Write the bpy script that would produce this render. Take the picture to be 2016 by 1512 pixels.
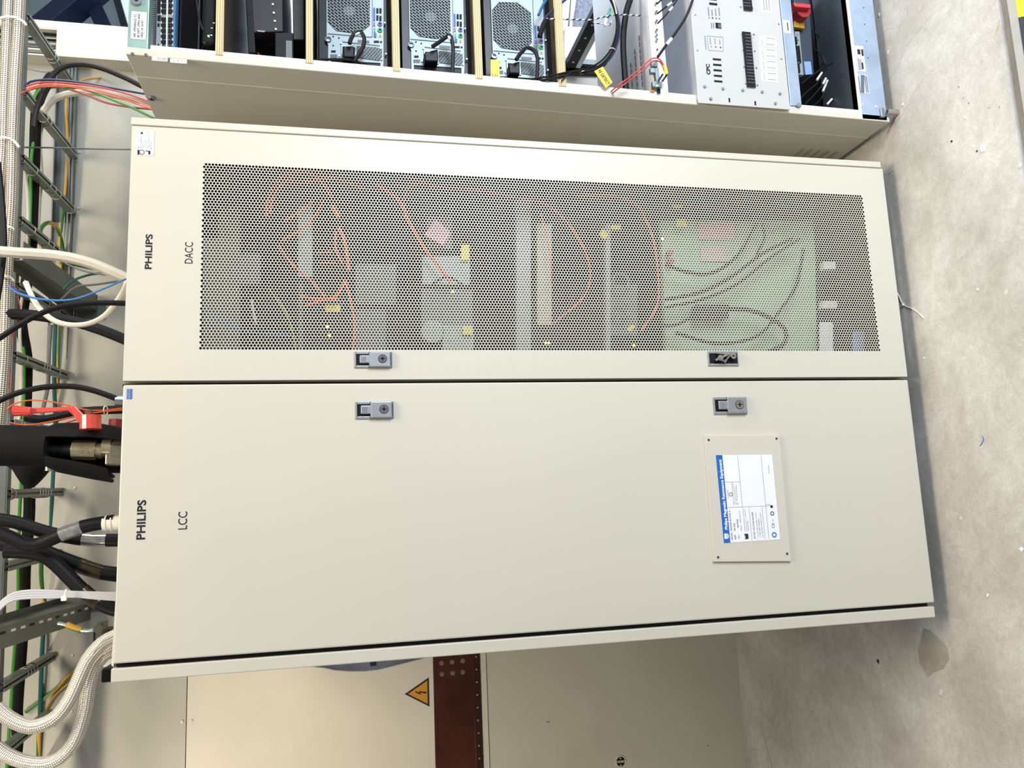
import bpy, math, random
import numpy as np
from mathutils import Vector, Matrix
random.seed(7)
S = bpy.context.scene
COL = S.collection
for o in list(bpy.data.objects): bpy.data.objects.remove(o)

# ------------------------------------------------------------------ camera
CZ, CY = 1.50309, -1.79738
YAW, PIT, ROL, FPX = 0.16196, 0.21418, -0.00687, 1573.3
_f = Vector((math.sin(YAW)*math.cos(PIT), math.cos(YAW)*math.cos(PIT), -math.sin(PIT)))
_r = Vector((math.cos(YAW), -math.sin(YAW), 0)); _u = _r.cross(_f)
_c, _s = math.cos(ROL), math.sin(ROL)
RT, UP = _r*_c + _u*_s, -_r*_s + _u*_c
CAMP = Vector((0, CY, CZ))
cd = bpy.data.cameras.new('camera'); cam = bpy.data.objects.new('camera', cd); COL.objects.link(cam)
# the photograph was taken with the phone held upright, stored on its side:
# the top of the place is at the left edge of the picture
ix, iy, iz = -UP, RT, -_f
cam.matrix_world = Matrix(((ix.x, iy.x, iz.x, CAMP.x), (ix.y, iy.y, iz.y, CAMP.y), (ix.z, iy.z, iz.z, CAMP.z), (0, 0, 0, 1)))
cd.sensor_fit = 'HORIZONTAL'; cd.sensor_width = 36; cd.lens = FPX/2016*36
cd.clip_start = 0.02; cd.clip_end = 60
S.camera = cam

# ------------------------------------------------------------------ light
w = bpy.data.worlds.new('world'); S.world = w; w.use_nodes = True
bg = w.node_tree.nodes['Background']; bg.inputs[0].default_value = (0.86, 0.92, 1.0, 1); bg.inputs[1].default_value = 0.30
def area(name, loc, tgt, sx, sy, power, col):
    l = bpy.data.lights.new(name, 'AREA'); l.shape = 'RECTANGLE'; l.size = sx; l.size_y = sy
    l.energy = power; l.color = col
    o = bpy.data.objects.new(name, l); COL.objects.link(o); o.location = loc
    o.rotation_euler = (Vector(tgt)-Vector(loc)).to_track_quat('-Z', 'Y').to_euler()
    return o
area('ceiling_light_near', (0.8, -1.05, 3.9), (0.4, -0.4, 0.0), 1.5, 0.5, 70, (1.0, 0.87, 0.67))
lw = area('ceiling_light_left', (-2.1, -0.9, 3.1), (-0.85, 1.17, 1.85), 0.35, 0.12, 6.5, (1.0, 0.88, 0.68)); lw.data.spread = math.radians(62)
area('window_light_right', (2.3, -2.5, 0.8), (0.9, 0.0, 0.0), 1.6, 1.2, 115, (0.77, 0.865, 1.0))
area('hall_fill_light', (2.9, 0.1, 2.3), (1.5, 0.9, 1.1), 1.2, 1.2, 42, (0.84, 0.92, 1.0))  # added fill light, aimed to brighten the white boards behind the rack
S.view_settings.view_transform = 'Standard'; S.view_settings.look = 'None'
S.view_settings.gamma = 1; S.view_settings.use_curve_mapping = False
S.view_settings.exposure = 0.19

# ------------------------------------------------------------------ helpers: photograph pixel -> point of the place
def ray(x, y): return _f*FPX + UP*(1008-x) + RT*(756-y)
def A(x, y, Y=0.0):
    d = ray(x, y); return CAMP + d*((Y-CAMP.y)/d.y)
def AZ(x, y, Z=0.0):
    d = ray(x, y); return CAMP + d*((Z-CAMP.z)/d.z)
def PX(Y): return (Y-CY)*1.04/FPX            # metres per pixel at depth Y
def lin(c):
    if isinstance(c, str): c = tuple(int(c[i:i+2], 16) for i in (0, 2, 4))
    return tuple(((v/255)/12.92 if v/255 <= .04045 else ((v/255+.055)/1.055)**2.4) for v in c)

# ------------------------------------------------------------------ materials
MATS = {}
def mat(name, col, rough=0.5, metal=0.0, var=0.08, scale=8.0, bump=0.0, bscale=60, emit=None, coat=0, alpha=None):
    if name in MATS: return MATS[name]
    m = bpy.data.materials.new(name); m.use_nodes = True; nt = m.node_tree; b = nt.nodes['Principled BSDF']
    c = lin(col)
    tc = nt.nodes.new('ShaderNodeTexCoord'); n = nt.nodes.new('ShaderNodeTexNoise'); n.inputs['Scale'].default_value = scale
    n.inputs['Detail'].default_value = 5
    nt.links.new(tc.outputs['Object'], n.inputs['Vector'])
    r = nt.nodes.new('ShaderNodeValToRGB'); r.color_ramp.elements[0].position = .3; r.color_ramp.elements[1].position = .7
    r.color_ramp.elements[0].color = tuple(max(0, v*(1-var)) for v in c)+(1,)
    r.color_ramp.elements[1].color = tuple(min(1, v*(1+var)) for v in c)+(1,)
    nt.links.new(n.outputs['Fac'], r.inputs[0]); nt.links.new(r.outputs[0], b.inputs['Base Color'])
    b.inputs['Roughness'].default_value = rough; b.inputs['Metallic'].default_value = metal
    if coat: b.inputs['Coat Weight'].default_value = coat
    if bump:
        n2 = nt.nodes.new('ShaderNodeTexNoise'); n2.inputs['Scale'].default_value = bscale; n2.inputs['Detail'].default_value = 4
        nt.links.new(tc.outputs['Object'], n2.inputs['Vector'])
        bp = nt.nodes.new('ShaderNodeBump'); bp.inputs['Strength'].default_value = bump; bp.inputs['Distance'].default_value = .002
        nt.links.new(n2.outputs['Fac'], bp.inputs['Height']); nt.links.new(bp.outputs[0], b.inputs['Normal'])
    if sum(c) < .08 and not metal: b.inputs['Specular IOR Level'].default_value = .25
    if emit:
        b.inputs['Emission Color'].default_value = lin(emit[0])+(1,); b.inputs['Emission Strength'].default_value = emit[1]
    MATS[name] = m; return m
def N(nt, t, **k):
    n = nt.nodes.new(t)
    for a, v in k.items(): setattr(n, a, v)
    return n
def math_node(nt, op, a, b=None):
    n = nt.nodes.new('ShaderNodeMath'); n.operation = op
    for i, v in enumerate((a, b)):
        if v is None: continue
        if isinstance(v, (int, float)): n.inputs[i].default_value = v
        else: nt.links.new(v, n.inputs[i])
    return n.outputs[0]

PAINT = mat('cream_paint', 'c9c3b2', .42, 0, .012, 3, .03, 900)
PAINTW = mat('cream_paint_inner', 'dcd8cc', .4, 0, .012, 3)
PLATE = mat('plate_paint', 'cbc4b3', .4, 0, .01, 3)
DARK = mat('dark_gap', '0d0c0d', .6, 0, .1)
BLACK = mat('black_plastic', '0b0c0e', .45, 0, .15, 20)
RUBBER = mat('black_rubber', '0d0c0d', .5, 0, .2, 15, .15, 120)
FOAM = mat('black_foam', '100f0f', .85, 0, .25, 25, .6, 200)
STEEL = mat('galvanised_steel', '8f9799', .38, .75, .22, 14, .05, 90)
RAIL = mat('ladder_grey', '5f6664', .45, .35, .12, 12)
RUNG = mat('rung_grey', '7c817a', .45, .3, .1, 14)
BRACKET = mat('bracket_grey', '636864', .42, .5, .12, 12)
GALVG = mat('green_galvanised', '93aea4', .4, .35, .18, 22)
GALVB = mat('blue_galvanised', 'a7b6c9', .4, .45, .14, 18)
DGALV = mat('dark_galvanised', '5c646b', .42, .5, .2, 9)
SILV = mat('silver_sheet', 'd9dce2', .45, .3, .12, 6)
CHROME = mat('chrome', 'c8c6c2', .12, 1, .05)
BRASS = mat('nickel_brass', 'bdb193', .3, .8, .15, 30)
LATCH = mat('latch_grey', '97999b', .38, .45, .06, 40)
WHITE = mat('white_label', 'e9e8e6', .5, 0, .01)
WPLAS = mat('white_plastic', 'e6e4dc', .4, 0, .03)
INK = mat('black_ink', '26262b', .5, 0, .02)
GINK = mat('grey_ink', '77777c', .5, 0, .02)
BLUEL = mat('blue_label', '1560b4', .45, 0, .02)
BLUET = mat('blue_tag', '4768a8', .45, 0, .05)
YEL = mat('yellow_tag', 'e3cf2c', .5, 0, .04)
TAPEY = mat('tape_yellow', 'f4e433', .5, 0, .03)
TAPEK = mat('tape_black', '3a3b3f', .5, 0, .08)
PINK = mat('pink_sticker', 'd49aa4', .6, 0, .05)
GREY = mat('grey_module', '50534f', .5, .1, .08)
LGREY = mat('light_module', '868c87', .45, .1, .05)
PCG = mat('computer_grey', '8f9a9b', .45, .25, .06)
PCB = mat('green_backplate', '93b08e', .5, 0, .08, 5)
WOODE = None
CPCW = mat('control_panel_paint', 'bab8b3', .45, 0, .01)
ORANGE = mat('orange_fibre', 'd95a25', .45, 0, .05)
RED = mat('red_wire', 'bb3c30', .45, 0, .05)
CORAL = mat('coral_wire', 'd9735f', .45, 0, .05)
BLUEC = mat('blue_wire', '3d76b5', .4, 0, .05)
NAVY = mat('navy_wire', '1d2c55', .4, 0, .05)
TEAL = mat('teal_wire', '11514c', .4, 0, .05)
GREEN = mat('green_wire', '3f8a2e', .4, 0, .05)
CREAMC = mat('cream_cable', 'bfb9aa', .5, 0, .06, 20)
WCAB = mat('white_cable', 'c9c5bb', .45, 0, .05)
GCAB = mat('grey_cable', 'b9b7bc', .4, 0, .05)
DGCAB = mat('dark_grey_cable', '6c6c70', .5, 0, .05)
YCAB = mat('yellow_cable', 'b98a26', .45, 0, .08)
VRED = mat('valve_red', 'd0453c', .3, 0, .06, 30, coat=.4)
SRED = mat('switch_red', 'a3202a', .4, 0, .05)
SYEL = mat('switch_yellow', 'b98d1d', .45, 0, .05)
BRONZE = mat('bronze_screw', '6c4a2e', .35, .6, .1)
BEAM = mat('steel_beam_blue', '1c2c4c', .45, 0, .1)
HALL = mat('hall_sheet', '93a3a8', .6, 0, .06, 3)
HALLW = mat('hall_white', 'dfe3ea', .6, 0, .02)
LED = mat('led_green', '66ff66', .4, emit=('8cff5a', 6))
LEDY = mat('led_yellow', 'd8ff44', .4, emit=('d8ff44', 5))
SKY = mat('sky_seen', 'cfe6f5', .5, emit=('c4e0f2', 1.0))
USBB = mat('port_blue', '20509a', .5); PORTP = mat('port_purple', '6f5fa0', .5); PORTG = mat('port_green', '2f9a74', .5)
LBLUE = mat('light_blue_label', '8aa6d8', .5)
CARPET = mat('grey_carpet', '8d93a3', .95, 0, .3, 120, .4, 300)
CLEAR = mat('silver_sleeve', 'b9b9b4', .18, .8, .3, 60, .3, 60)
PAPER = mat('paper', 'efece6', .6, 0, .03); PAPERB = mat('paper_printed', 'a3a2b4', .6, 0, .12, 40)

def wood_mat():
    m = bpy.data.materials.new('plywood_edge'); m.use_nodes = True; nt = m.node_tree; b = nt.nodes['Principled BSDF']
    tc = N(nt, 'ShaderNodeTexCoord'); wv = N(nt, 'ShaderNodeTexWave'); wv.bands_direction = 'Z'; wv.inputs['Scale'].default_value = 62
    wv.inputs['Distortion'].default_value = .6; wv.inputs['Detail'].default_value = 3
    mp = N(nt, 'ShaderNodeMapping'); nt.links.new(tc.outputs['Object'], mp.inputs[0]); nt.links.new(mp.outputs[0], wv.inputs[0])
    r = N(nt, 'ShaderNodeValToRGB'); r.color_ramp.elements[0].color = lin('a98d5e')+(1,); r.color_ramp.elements[1].color = lin('dcc79a')+(1,)
    nt.links.new(wv.outputs['Color'], r.inputs[0]); nt.links.new(r.outputs[0], b.inputs['Base Color']); b.inputs['Roughness'].default_value = .6
    return m
WOODE = wood_mat()
WOODD = mat('plywood_film_face', '4a4239', .5, 0, .15, 6)

def braid_mat(c1='4d4338', c2='ddd5c5', fu=7, fv=85, nm='braided_steel'):
    m = bpy.data.materials.new(nm); m.use_nodes = True; nt = m.node_tree; b = nt.nodes['Principled BSDF']
    uv = N(nt, 'ShaderNodeUVMap'); sp = N(nt, 'ShaderNodeSeparateXYZ'); nt.links.new(uv.outputs[0], sp.inputs[0])
    u = math_node(nt, 'MULTIPLY', sp.outputs[0], 2*math.pi*fu); v = math_node(nt, 'MULTIPLY', sp.outputs[1], 2*math.pi*fv)
    a = math_node(nt, 'SINE', math_node(nt, 'ADD', u, v)); c = math_node(nt, 'SINE', math_node(nt, 'SUBTRACT', u, v))
    p = math_node(nt, 'MULTIPLY', a, c); h = math_node(nt, 'ADD', math_node(nt, 'MULTIPLY', p, .5), .5)
    r = N(nt, 'ShaderNodeValToRGB'); r.color_ramp.elements[0].position = .15; r.color_ramp.elements[0].color = lin(c1)+(1,)
    r.color_ramp.elements[1].position = .75; r.color_ramp.elements[1].color = lin(c2)+(1,)
    nt.links.new(h, r.inputs[0]); nt.links.new(r.outputs[0], b.inputs['Base Color'])
    bp = N(nt, 'ShaderNodeBump'); bp.inputs['Strength'].default_value = .7; bp.inputs['Distance'].default_value = .002
    nt.links.new(h, bp.inputs['Height']); nt.links.new(bp.outputs[0], b.inputs['Normal'])
    b.inputs['Metallic'].default_value = .45; b.inputs['Roughness'].default_value = .35
    return m
BRAID = braid_mat()
def stripe_mat(name, c1, c2, along=False, freq=1.0, twist=3.0):
    m = bpy.data.materials.new(name); m.use_nodes = True; nt = m.node_tree; b = nt.nodes['Principled BSDF']
    uv = N(nt, 'ShaderNodeUVMap'); sp = N(nt, 'ShaderNodeSeparateXYZ'); nt.links.new(uv.outputs[0], sp.inputs[0])
    t = math_node(nt, 'ADD', math_node(nt, 'MULTIPLY', sp.outputs[0], freq), math_node(nt, 'MULTIPLY', sp.outputs[1], twist))
    g = math_node(nt, 'GREATER_THAN', math_node(nt, 'FRACT', t), .5)
    mx = N(nt, 'ShaderNodeMix', data_type='RGBA'); nt.links.new(g, mx.inputs[0])
    mx.inputs[6].default_value = lin(c1)+(1,); mx.inputs[7].default_value = lin(c2)+(1,)
    nt.links.new(mx.outputs[2], b.inputs['Base Color']); b.inputs['Roughness'].default_value = .42
    return m
BRAIDW = braid_mat('a89e8e', 'efe7da', 8, 120, 'braided_steel_bright')
GY = stripe_mat('green_yellow_cable', '2f6b25', 'c79a2c')
TWIST = stripe_mat('black_white_twist', '22242c', 'd6d8e2', True, 1, 60)

def concrete(name, base, dark, rough=.75, spot='e8e4dc', sc=1.0):
    m = bpy.data.materials.new(name); m.use_nodes = True; nt = m.node_tree; b = nt.nodes['Principled BSDF']
    tc = N(nt, 'ShaderNodeTexCoord')
    def noise(s, d=6, r=.6, dist=0):
        n = N(nt, 'ShaderNodeTexNoise'); n.inputs['Scale'].default_value = s*sc; n.inputs['Detail'].default_value = d
        n.inputs['Roughness'].default_value = r; n.inputs['Distortion'].default_value = dist
        nt.links.new(tc.outputs['Object'], n.inputs['Vector']); return n.outputs['Fac']
    def ramp(f, p0, c0, p1, c1):
        r = N(nt, 'ShaderNodeValToRGB'); r.color_ramp.elements[0].position = p0; r.color_ramp.elements[0].color = c0
        r.color_ramp.elements[1].position = p1; r.color_ramp.elements[1].color = c1; nt.links.new(f, r.inputs[0]); return r.outputs[0]
    def mixc(f, a, c, mode='MIX'):
        mx = N(nt, 'ShaderNodeMix', data_type='RGBA'); mx.blend_type = mode
        if isinstance(f, float): mx.inputs[0].default_value = f
        else: nt.links.new(f, mx.inputs[0])
        for i, v in ((6, a), (7, c)):
            if isinstance(v, tuple): mx.inputs[i].default_value = v
            else: nt.links.new(v, mx.inputs[i])
        return mx.outputs[2]
    c = mixc(ramp(noise(3.2, 8, .62, .4), .35, (0, 0, 0, 1), .68, (1, 1, 1, 1)), lin(dark)+(1,), lin(base)+(1,))
    c = mixc(.55, c, ramp(noise(45, 6, .7), .3, (.62, .6, .57, 1), .7, (1.0, 1.0, 1.0, 1)), 'MULTIPLY')
    g = math_node(nt, 'MULTIPLY', ramp(noise(260, 3, .6), .35, (.8, .8, .8, 1), .7, (1.1, 1.1, 1.1, 1)), 1.0)
    c = mixc(.6, c, g, 'MULTIPLY')
    # scuffs: thin dark scratches from distorted waves, pale paint splashes, small pits
    wv = N(nt, 'ShaderNodeTexWave'); wv.inputs['Scale'].default_value = 1.7; wv.inputs['Distortion'].default_value = 14; wv.inputs['Detail'].default_value = 3
    wv.inputs['Detail Scale'].default_value = .7
    nt.links.new(tc.outputs['Object'], wv.inputs[0])
    scr = ramp(wv.outputs['Fac'], .0, (1, 1, 1, 1), .012, (0, 0, 0, 1))
    msk = ramp(noise(2.3), .52, (0, 0, 0, 1), .6, (1, 1, 1, 1))
    c = mixc(math_node(nt, 'MULTIPLY', math_node(nt, 'MULTIPLY', scr, msk), .14), c, lin('5e594e')+(1,))
    v = N(nt, 'ShaderNodeTexVoronoi'); v.inputs['Scale'].default_value = 9*sc; v.inputs['Randomness'].default_value = 1
    nt.links.new(tc.outputs['Object'], v.inputs['Vector'])
    sp = math_node(nt, 'MULTIPLY', ramp(v.outputs['Distance'], .035, (1, 1, 1, 1), .06, (0, 0, 0, 1)), ramp(noise(14), .54, (0, 0, 0, 1), .57, (1, 1, 1, 1)))
    c = mixc(sp, c, lin(spot)+(1,))
    v2 = N(nt, 'ShaderNodeTexVoronoi'); v2.inputs['Scale'].default_value = 23*sc
    nt.links.new(tc.outputs['Object'], v2.inputs['Vector'])
    sp2 = math_node(nt, 'MULTIPLY', ramp(v2.outputs['Distance'], .04, (1, 1, 1, 1), .09, (0, 0, 0, 1)), ramp(noise(5), .55, (0, 0, 0, 1), .6, (1, 1, 1, 1)))
    c = mixc(math_node(nt, 'MULTIPLY', sp2, .6), c, lin('4a463d')+(1,))
    nt.links.new(c, b.inputs['Base Color']); b.inputs['Roughness'].default_value = rough
    bp = N(nt, 'ShaderNodeBump'); bp.inputs['Strength'].default_value = .25; bp.inputs['Distance'].default_value = .002
    nt.links.new(noise(90, 6, .7), bp.inputs['Height']); nt.links.new(bp.outputs[0], b.inputs['Normal'])
    return m
CONC = concrete('concrete_floor_mat', 'e6e2d9', 'c1bbb0')
CONC2 = concrete('rough_concrete_mat', 'b0aaa2', '938d86', .9, 'd8d4cc', 2.5)

def wallpaint(name, base, dark, marks=.5):
    m = bpy.data.materials.new(name); m.use_nodes = True; nt = m.node_tree; b = nt.nodes['Principled BSDF']
    tc = N(nt, 'ShaderNodeTexCoord')
    n = N(nt, 'ShaderNodeTexNoise'); n.inputs['Scale'].default_value = 2.5; n.inputs['Detail'].default_value = 6; nt.links.new(tc.outputs['Object'], n.inputs['Vector'])
    r = N(nt, 'ShaderNodeValToRGB'); r.color_ramp.elements[0].position = .3; r.color_ramp.elements[0].color = lin(dark)+(1,)
    r.color_ramp.elements[1].position = .7; r.color_ramp.elements[1].color = lin(base)+(1,); nt.links.new(n.outputs['Fac'], r.inputs[0])
    v = N(nt, 'ShaderNodeTexVoronoi'); v.inputs['Scale'].default_value = 14
    mp = N(nt, 'ShaderNodeMapping'); mp.inputs['Scale'].default_value = (1, 1, .45); nt.links.new(tc.outputs['Object'], mp.inputs[0])
    nt.links.new(mp.outputs[0], v.inputs['Vector'])
    n2 = N(nt, 'ShaderNodeTexNoise'); n2.inputs['Scale'].default_value = 6; nt.links.new(tc.outputs['Object'], n2.inputs['Vector'])
    k = math_node(nt, 'MULTIPLY', math_node(nt, 'LESS_THAN', v.outputs['Distance'], .045), math_node(nt, 'GREATER_THAN', n2.outputs['Fac'], .56))
    mx = N(nt, 'ShaderNodeMix', data_type='RGBA'); nt.links.new(math_node(nt, 'MULTIPLY', k, marks), mx.inputs[0])
    nt.links.new(r.outputs[0], mx.inputs[6]); mx.inputs[7].default_value = lin('6b675c')+(1,)
    nt.links.new(mx.outputs[2], b.inputs['Base Color']); b.inputs['Roughness'].default_value = .33
    n3 = N(nt, 'ShaderNodeTexNoise'); n3.inputs['Scale'].default_value = 3.2; nt.links.new(tc.outputs['Object'], n3.inputs['Vector'])
    bp = N(nt, 'ShaderNodeBump'); bp.inputs['Strength'].default_value = .5; bp.inputs['Distance'].default_value = .01
    nt.links.new(n3.outputs['Fac'], bp.inputs['Height']); nt.links.new(bp.outputs[0], b.inputs['Normal'])
    return m
WALLM = wallpaint('shield_wall_sheet', 'd4cebf', 'c8c2b3')
WALLL = wallpaint('shield_wall_lower', 'c6c1b0', 'bab5a3', .8)
WALLG = wallpaint('shield_wall_grey', 'b6b3a8', 'a8a599', .2)
WTRIM = mat('wall_trim_paint', 'cdc8ba', .4, 0, .04, 20)
def copper():
    m = mat('copper_oxidised', '52291a', .32, .65, .45, 7, .1, 40); return m
COPPER = copper(); COPPERD = mat('copper_edge', '3f2015', .35, .6, .3, 9)

# ------------------------------------------------------------------ mesh builder
ROOT = {}
class MB:
    def __init__(s): s.v = []; s.f = []; s.uv = []; s.mi = []; s.cur = 0
    def add(s, vs, fs, uvs=None):
        b = len(s.v); s.v += [tuple(p) for p in vs]
        for k, f in enumerate(fs):
            s.f.append([b+i for i in f]); s.mi.append(s.cur)
            s.uv.append(uvs[k] if uvs else [(0, 0)]*len(f))
        return s
    def hexa(s, p):      # 8 corners: bottom 4 ccw, top 4 ccw
        return s.add(p, [(3, 2, 1, 0), (4, 5, 6, 7), (0, 1, 5, 4), (1, 2, 6, 5), (2, 3, 7, 6), (3, 0, 4, 7)])
    def box(s, x0, x1, y0, y1, z0, z1):
        x0, x1 = min(x0, x1), max(x0, x1); y0, y1 = min(y0, y1), max(y0, y1); z0, z1 = min(z0, z1), max(z0, z1)
        return s.hexa([(x0, y0, z0), (x1, y0, z0), (x1, y1, z0), (x0, y1, z0), (x0, y0, z1), (x1, y0, z1), (x1, y1, z1), (x0, y1, z1)])
    def bar(s, p, q, w, h, up=(0, 0, 1)):
        p, q = Vector(p), Vector(q); d = (q-p).normalized(); u = Vector(up); a = d.cross(u).normalized()*w/2; u2 = a.cross(d).normalized()*h/2
        c = [p-a-u2, p+a-u2, q+a-u2, q-a-u2, p-a+u2, p+a+u2, q+a+u2, q-a+u2]
        return s.hexa(c)
    def prism(s, pts, vec):
        vec = Vector(vec); n = len(pts); a = [Vector(p) for p in pts]; b = [p+vec for p in a]
        nrm = Vector((0, 0, 0))
        for i in range(n): nrm += (a[i]-a[0]).cross(a[(i+1) % n]-a[0])
        if nrm.dot(vec) > 0: a.reverse(); b.reverse()
        fs = [tuple(range(n)), tuple(range(2*n-1, n-1, -1))]
        # side faces
        for i in range(n):
            j = (i+1) % n; fs.append((i, n+i, n+j, j))
        return s.add(a+b, fs)
    def tube(s, pts, r, n=10, step=None, smooth=True, r1=None, cap=True):
        P = [Vector(p) for p in pts]
        if smooth and len(P) > 2:
            Q = []
            for i in range(len(P)-1):
                p0 = P[i-1] if i > 0 else P[0]*2-P[1]; p1 = P[i]; p2 = P[i+1]; p3 = P[i+2] if i+2 < len(P) else P[-1]*2-P[-2]
                L = (p2-p1).length; k = max(2, min(14, int(L/(step or max(.012, r*1.6)))))
                for j in range(k):
                    t = j/k
                    Q.append(.5*((2*p1)+(p2-p0)*t+(2*p0-5*p1+4*p2-p3)*t*t+(3*p1-p0-3*p2+p3)*t**3))
            Q.append(P[-1]); P = Q
        T = [(P[min(i+1, len(P)-1)]-P[max(i-1, 0)]).normalized() for i in range(len(P))]
        a = T[0].orthogonal().normalized(); vs = []; Ls = [0]
        for i in range(1, len(P)): Ls.append(Ls[-1]+(P[i]-P[i-1]).length)
        for i, p in enumerate(P):
            a = (a-T[i]*a.dot(T[i])).normalized(); b = T[i].cross(a)
            rr = r if r1 is None else r+(r1-r)*Ls[i]/Ls[-1]
            for k in range(n):
                t = 2*math.pi*k/n; vs.append(p+a*math.cos(t)*rr+b*math.sin(t)*rr)
        fs = []; uv = []
        for i in range(len(P)-1):
            for k in range(n):
                j = (k+1) % n; fs.append((i*n+k, i*n+j, (i+1)*n+j, (i+1)*n+k))
                uv.append([(k/n, Ls[i]), ((k+1)/n, Ls[i]), ((k+1)/n, Ls[i+1]), (k/n, Ls[i+1])])
        if cap:
            fs.append(tuple(range(n-1, -1, -1))); uv.append([(0, 0)]*n)
            m = (len(P)-1)*n; fs.append(tuple(range(m, m+n))); uv.append([(0, 0)]*n)
        return s.add(vs, fs, uv)
    def cyl(s, p, q, r, n=16, r1=None): return s.tube([p, q], r, n, smooth=False, r1=r1)
    def ring(s, c, ax, R_, r, n=16, m=6, arc=(0, 2*math.pi)):
        c = Vector(c); ax = Vector(ax).normalized(); a = ax.orthogonal().normalized(); b = ax.cross(a)
        pts = [c+a*math.cos(arc[0]+(arc[1]-arc[0])*i/n)*R_+b*math.sin(arc[0]+(arc[1]-arc[0])*i/n)*R_ for i in range(n+1)]
        return s.tube(pts, r, m, smooth=False)
    def build(s, name, mats, parent=None, label=None, cat=None, group=None, kind=None, bevel=0, smooth=None, sharp=35):
        if not isinstance(mats, (list, tuple)): mats = [mats]
        if parent is not None: off = ROOT[parent.name]
        else:
            a = np.array([tuple(p) for p in s.v]); off = Vector(((a[:, 0].min()+a[:, 0].max())/2, (a[:, 1].min()+a[:, 1].max())/2, a[:, 2].min()))
        me = bpy.data.meshes.new(name)
        me.from_pydata([(p[0]-off.x, p[1]-off.y, p[2]-off.z) for p in s.v], [], s.f)
        for m in mats: me.materials.append(m)
        if len(mats) > 1: me.polygons.foreach_set('material_index', s.mi)
        if any(u[0] != (0, 0) or len(u) > 1 and u[1] != (0, 0) for u in s.uv[:3]):
            ul = me.uv_layers.new(name='UVMap'); flat = [c for f in s.uv for p in f for c in p]; ul.data.foreach_set('uv', flat)
        me.update()
        me.validate()
        if smooth:
            me.shade_smooth(); me.set_sharp_from_angle(angle=math.radians(sharp))
        o = bpy.data.objects.new(name, me); COL.objects.link(o)
        if parent is not None: o.parent = parent; ROOT[o.name] = off
        else: o.location = off; ROOT[o.name] = off
        tagit(o, label, cat, group, kind)
        if bevel:
            b = o.modifiers.new('bevel', 'BEVEL'); b.width = bevel; b.segments = 2; b.limit_method = 'ANGLE'; b.angle_limit = math.radians(40)
        return o
def tagit(o, label=None, cat=None, group=None, kind=None):
    if label: o['label'] = label
    if cat: o['category'] = cat
    if group: o['group'] = group
    if kind: o['kind'] = kind
def thing(name, loc, label, cat, group=None):
    o = bpy.data.objects.new(name, None); COL.objects.link(o); o.location = loc; o.empty_display_size = .05
    ROOT[o.name] = Vector(loc); tagit(o, label, cat, group); return o
def dup(root, delta, label):
    def cp(o, par):
        c = o.copy(); COL.objects.link(c)
        if par: c.parent = par
        for ch in list(o.children): cp(ch, c)
        return c
    c = cp(root, None); c.location = root.location+Vector(delta); c['label'] = label
    ROOT[c.name] = Vector(c.location); return c
def text(s, pos, size, m, parent, name='lettering', right=(1, 0, 0), up=(0, 0, 1), bold=0, width=None, height=None, ext=.0004, align='LEFT', space=1.0):
    cu = bpy.data.curves.new('t', 'FONT'); cu.body = s; cu.size = 1; cu.offset = bold; cu.extrude = 0; cu.align_x = align; cu.resolution_u = 3
    cu.space_character = space
    t = bpy.data.objects.new('t', cu); COL.objects.link(t); bpy.context.view_layer.update()
    me = bpy.data.meshes.new_from_object(t.evaluated_get(bpy.context.evaluated_depsgraph_get()))
    bpy.data.objects.remove(t); bpy.data.curves.remove(cu)
    n = len(me.vertices); co = np.empty(n*3); me.vertices.foreach_get('co', co); co = co.reshape(-1, 3)
    sx = sy = size
    if width: sx = width/(co[:, 0].max()-co[:, 0].min())
    if height: sy = height/(co[:, 1].max()-min(0, co[:, 1].min()))
    R_ = np.array(right, float); U_ = np.array(up, float); R_ /= np.linalg.norm(R_); U_ /= np.linalg.norm(U_); Nn = np.cross(R_, U_)
    x0 = co[:, 0].min() if width else 0
    off = ROOT[parent.name] if parent is not None else Vector((0, 0, 0))
    W = np.array(pos)[None]+(co[:, 0:1]-x0)*sx*R_+co[:, 1:2]*sy*U_+Nn[None]*ext-np.array(off)[None]
    me.vertices.foreach_set('co', W.reshape(-1)); me.materials.clear(); me.materials.append(m); me.update()
    o = bpy.data.objects.new(name, me); COL.objects.link(o)
    if parent is not None: o.parent = parent; ROOT[o.name] = off
    return o
def cable(pts, wpx, m, name, label, cat='cable', Y=None, group=None, parent=None, n=8, step=None):
    """pts: (x, y) pixels with depth Y, or (x, y, Y)"""
    P = []
    ds = []
    for p in pts:
        d = p[2] if len(p) > 2 else Y
        P.append(A(p[0], p[1], d)); ds.append(d)
    if 245 < pts[-1][0] < 320 and P[-1].z > 1.955 and pts[-1][1] < 1300: P.append(Vector((P[-1].x, P[-1].y, 1.952)))
    r = wpx/2*PX(sum(ds)/len(ds))
    mb = MB().tube(P, r, n, step)
    return mb.build(name, m, parent, label, cat if parent is None else None, group, smooth=True)
def lcable(pts, wpx, m, name, label, Z=2.443, n=8, cat='cable'):
    P = [AZ(x, y, Z) for x, y in pts]; r = wpx/2*PX(sum(p.y for p in P)/len(P))
    return MB().tube(P, r, n).build(name, m, None, label, cat, smooth=True)
def rect(mb, x0, x1, y0, y1, Y, dep):       # axis aligned box whose front face spans the pixel rectangle at depth Y
    c = [A(x0, y0, Y), A(x1, y0, Y), A(x1, y1, Y), A(x0, y1, Y)]
    xs = sum(p.x for p in (c[0], c[1]))/2, sum(p.x for p in (c[2], c[3]))/2
    zs = sum(p.z for p in (c[0], c[3]))/2, sum(p.z for p in (c[1], c[2]))/2
    return mb.box(xs[0], xs[1], Y, Y+dep, zs[0], zs[1])
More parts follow.
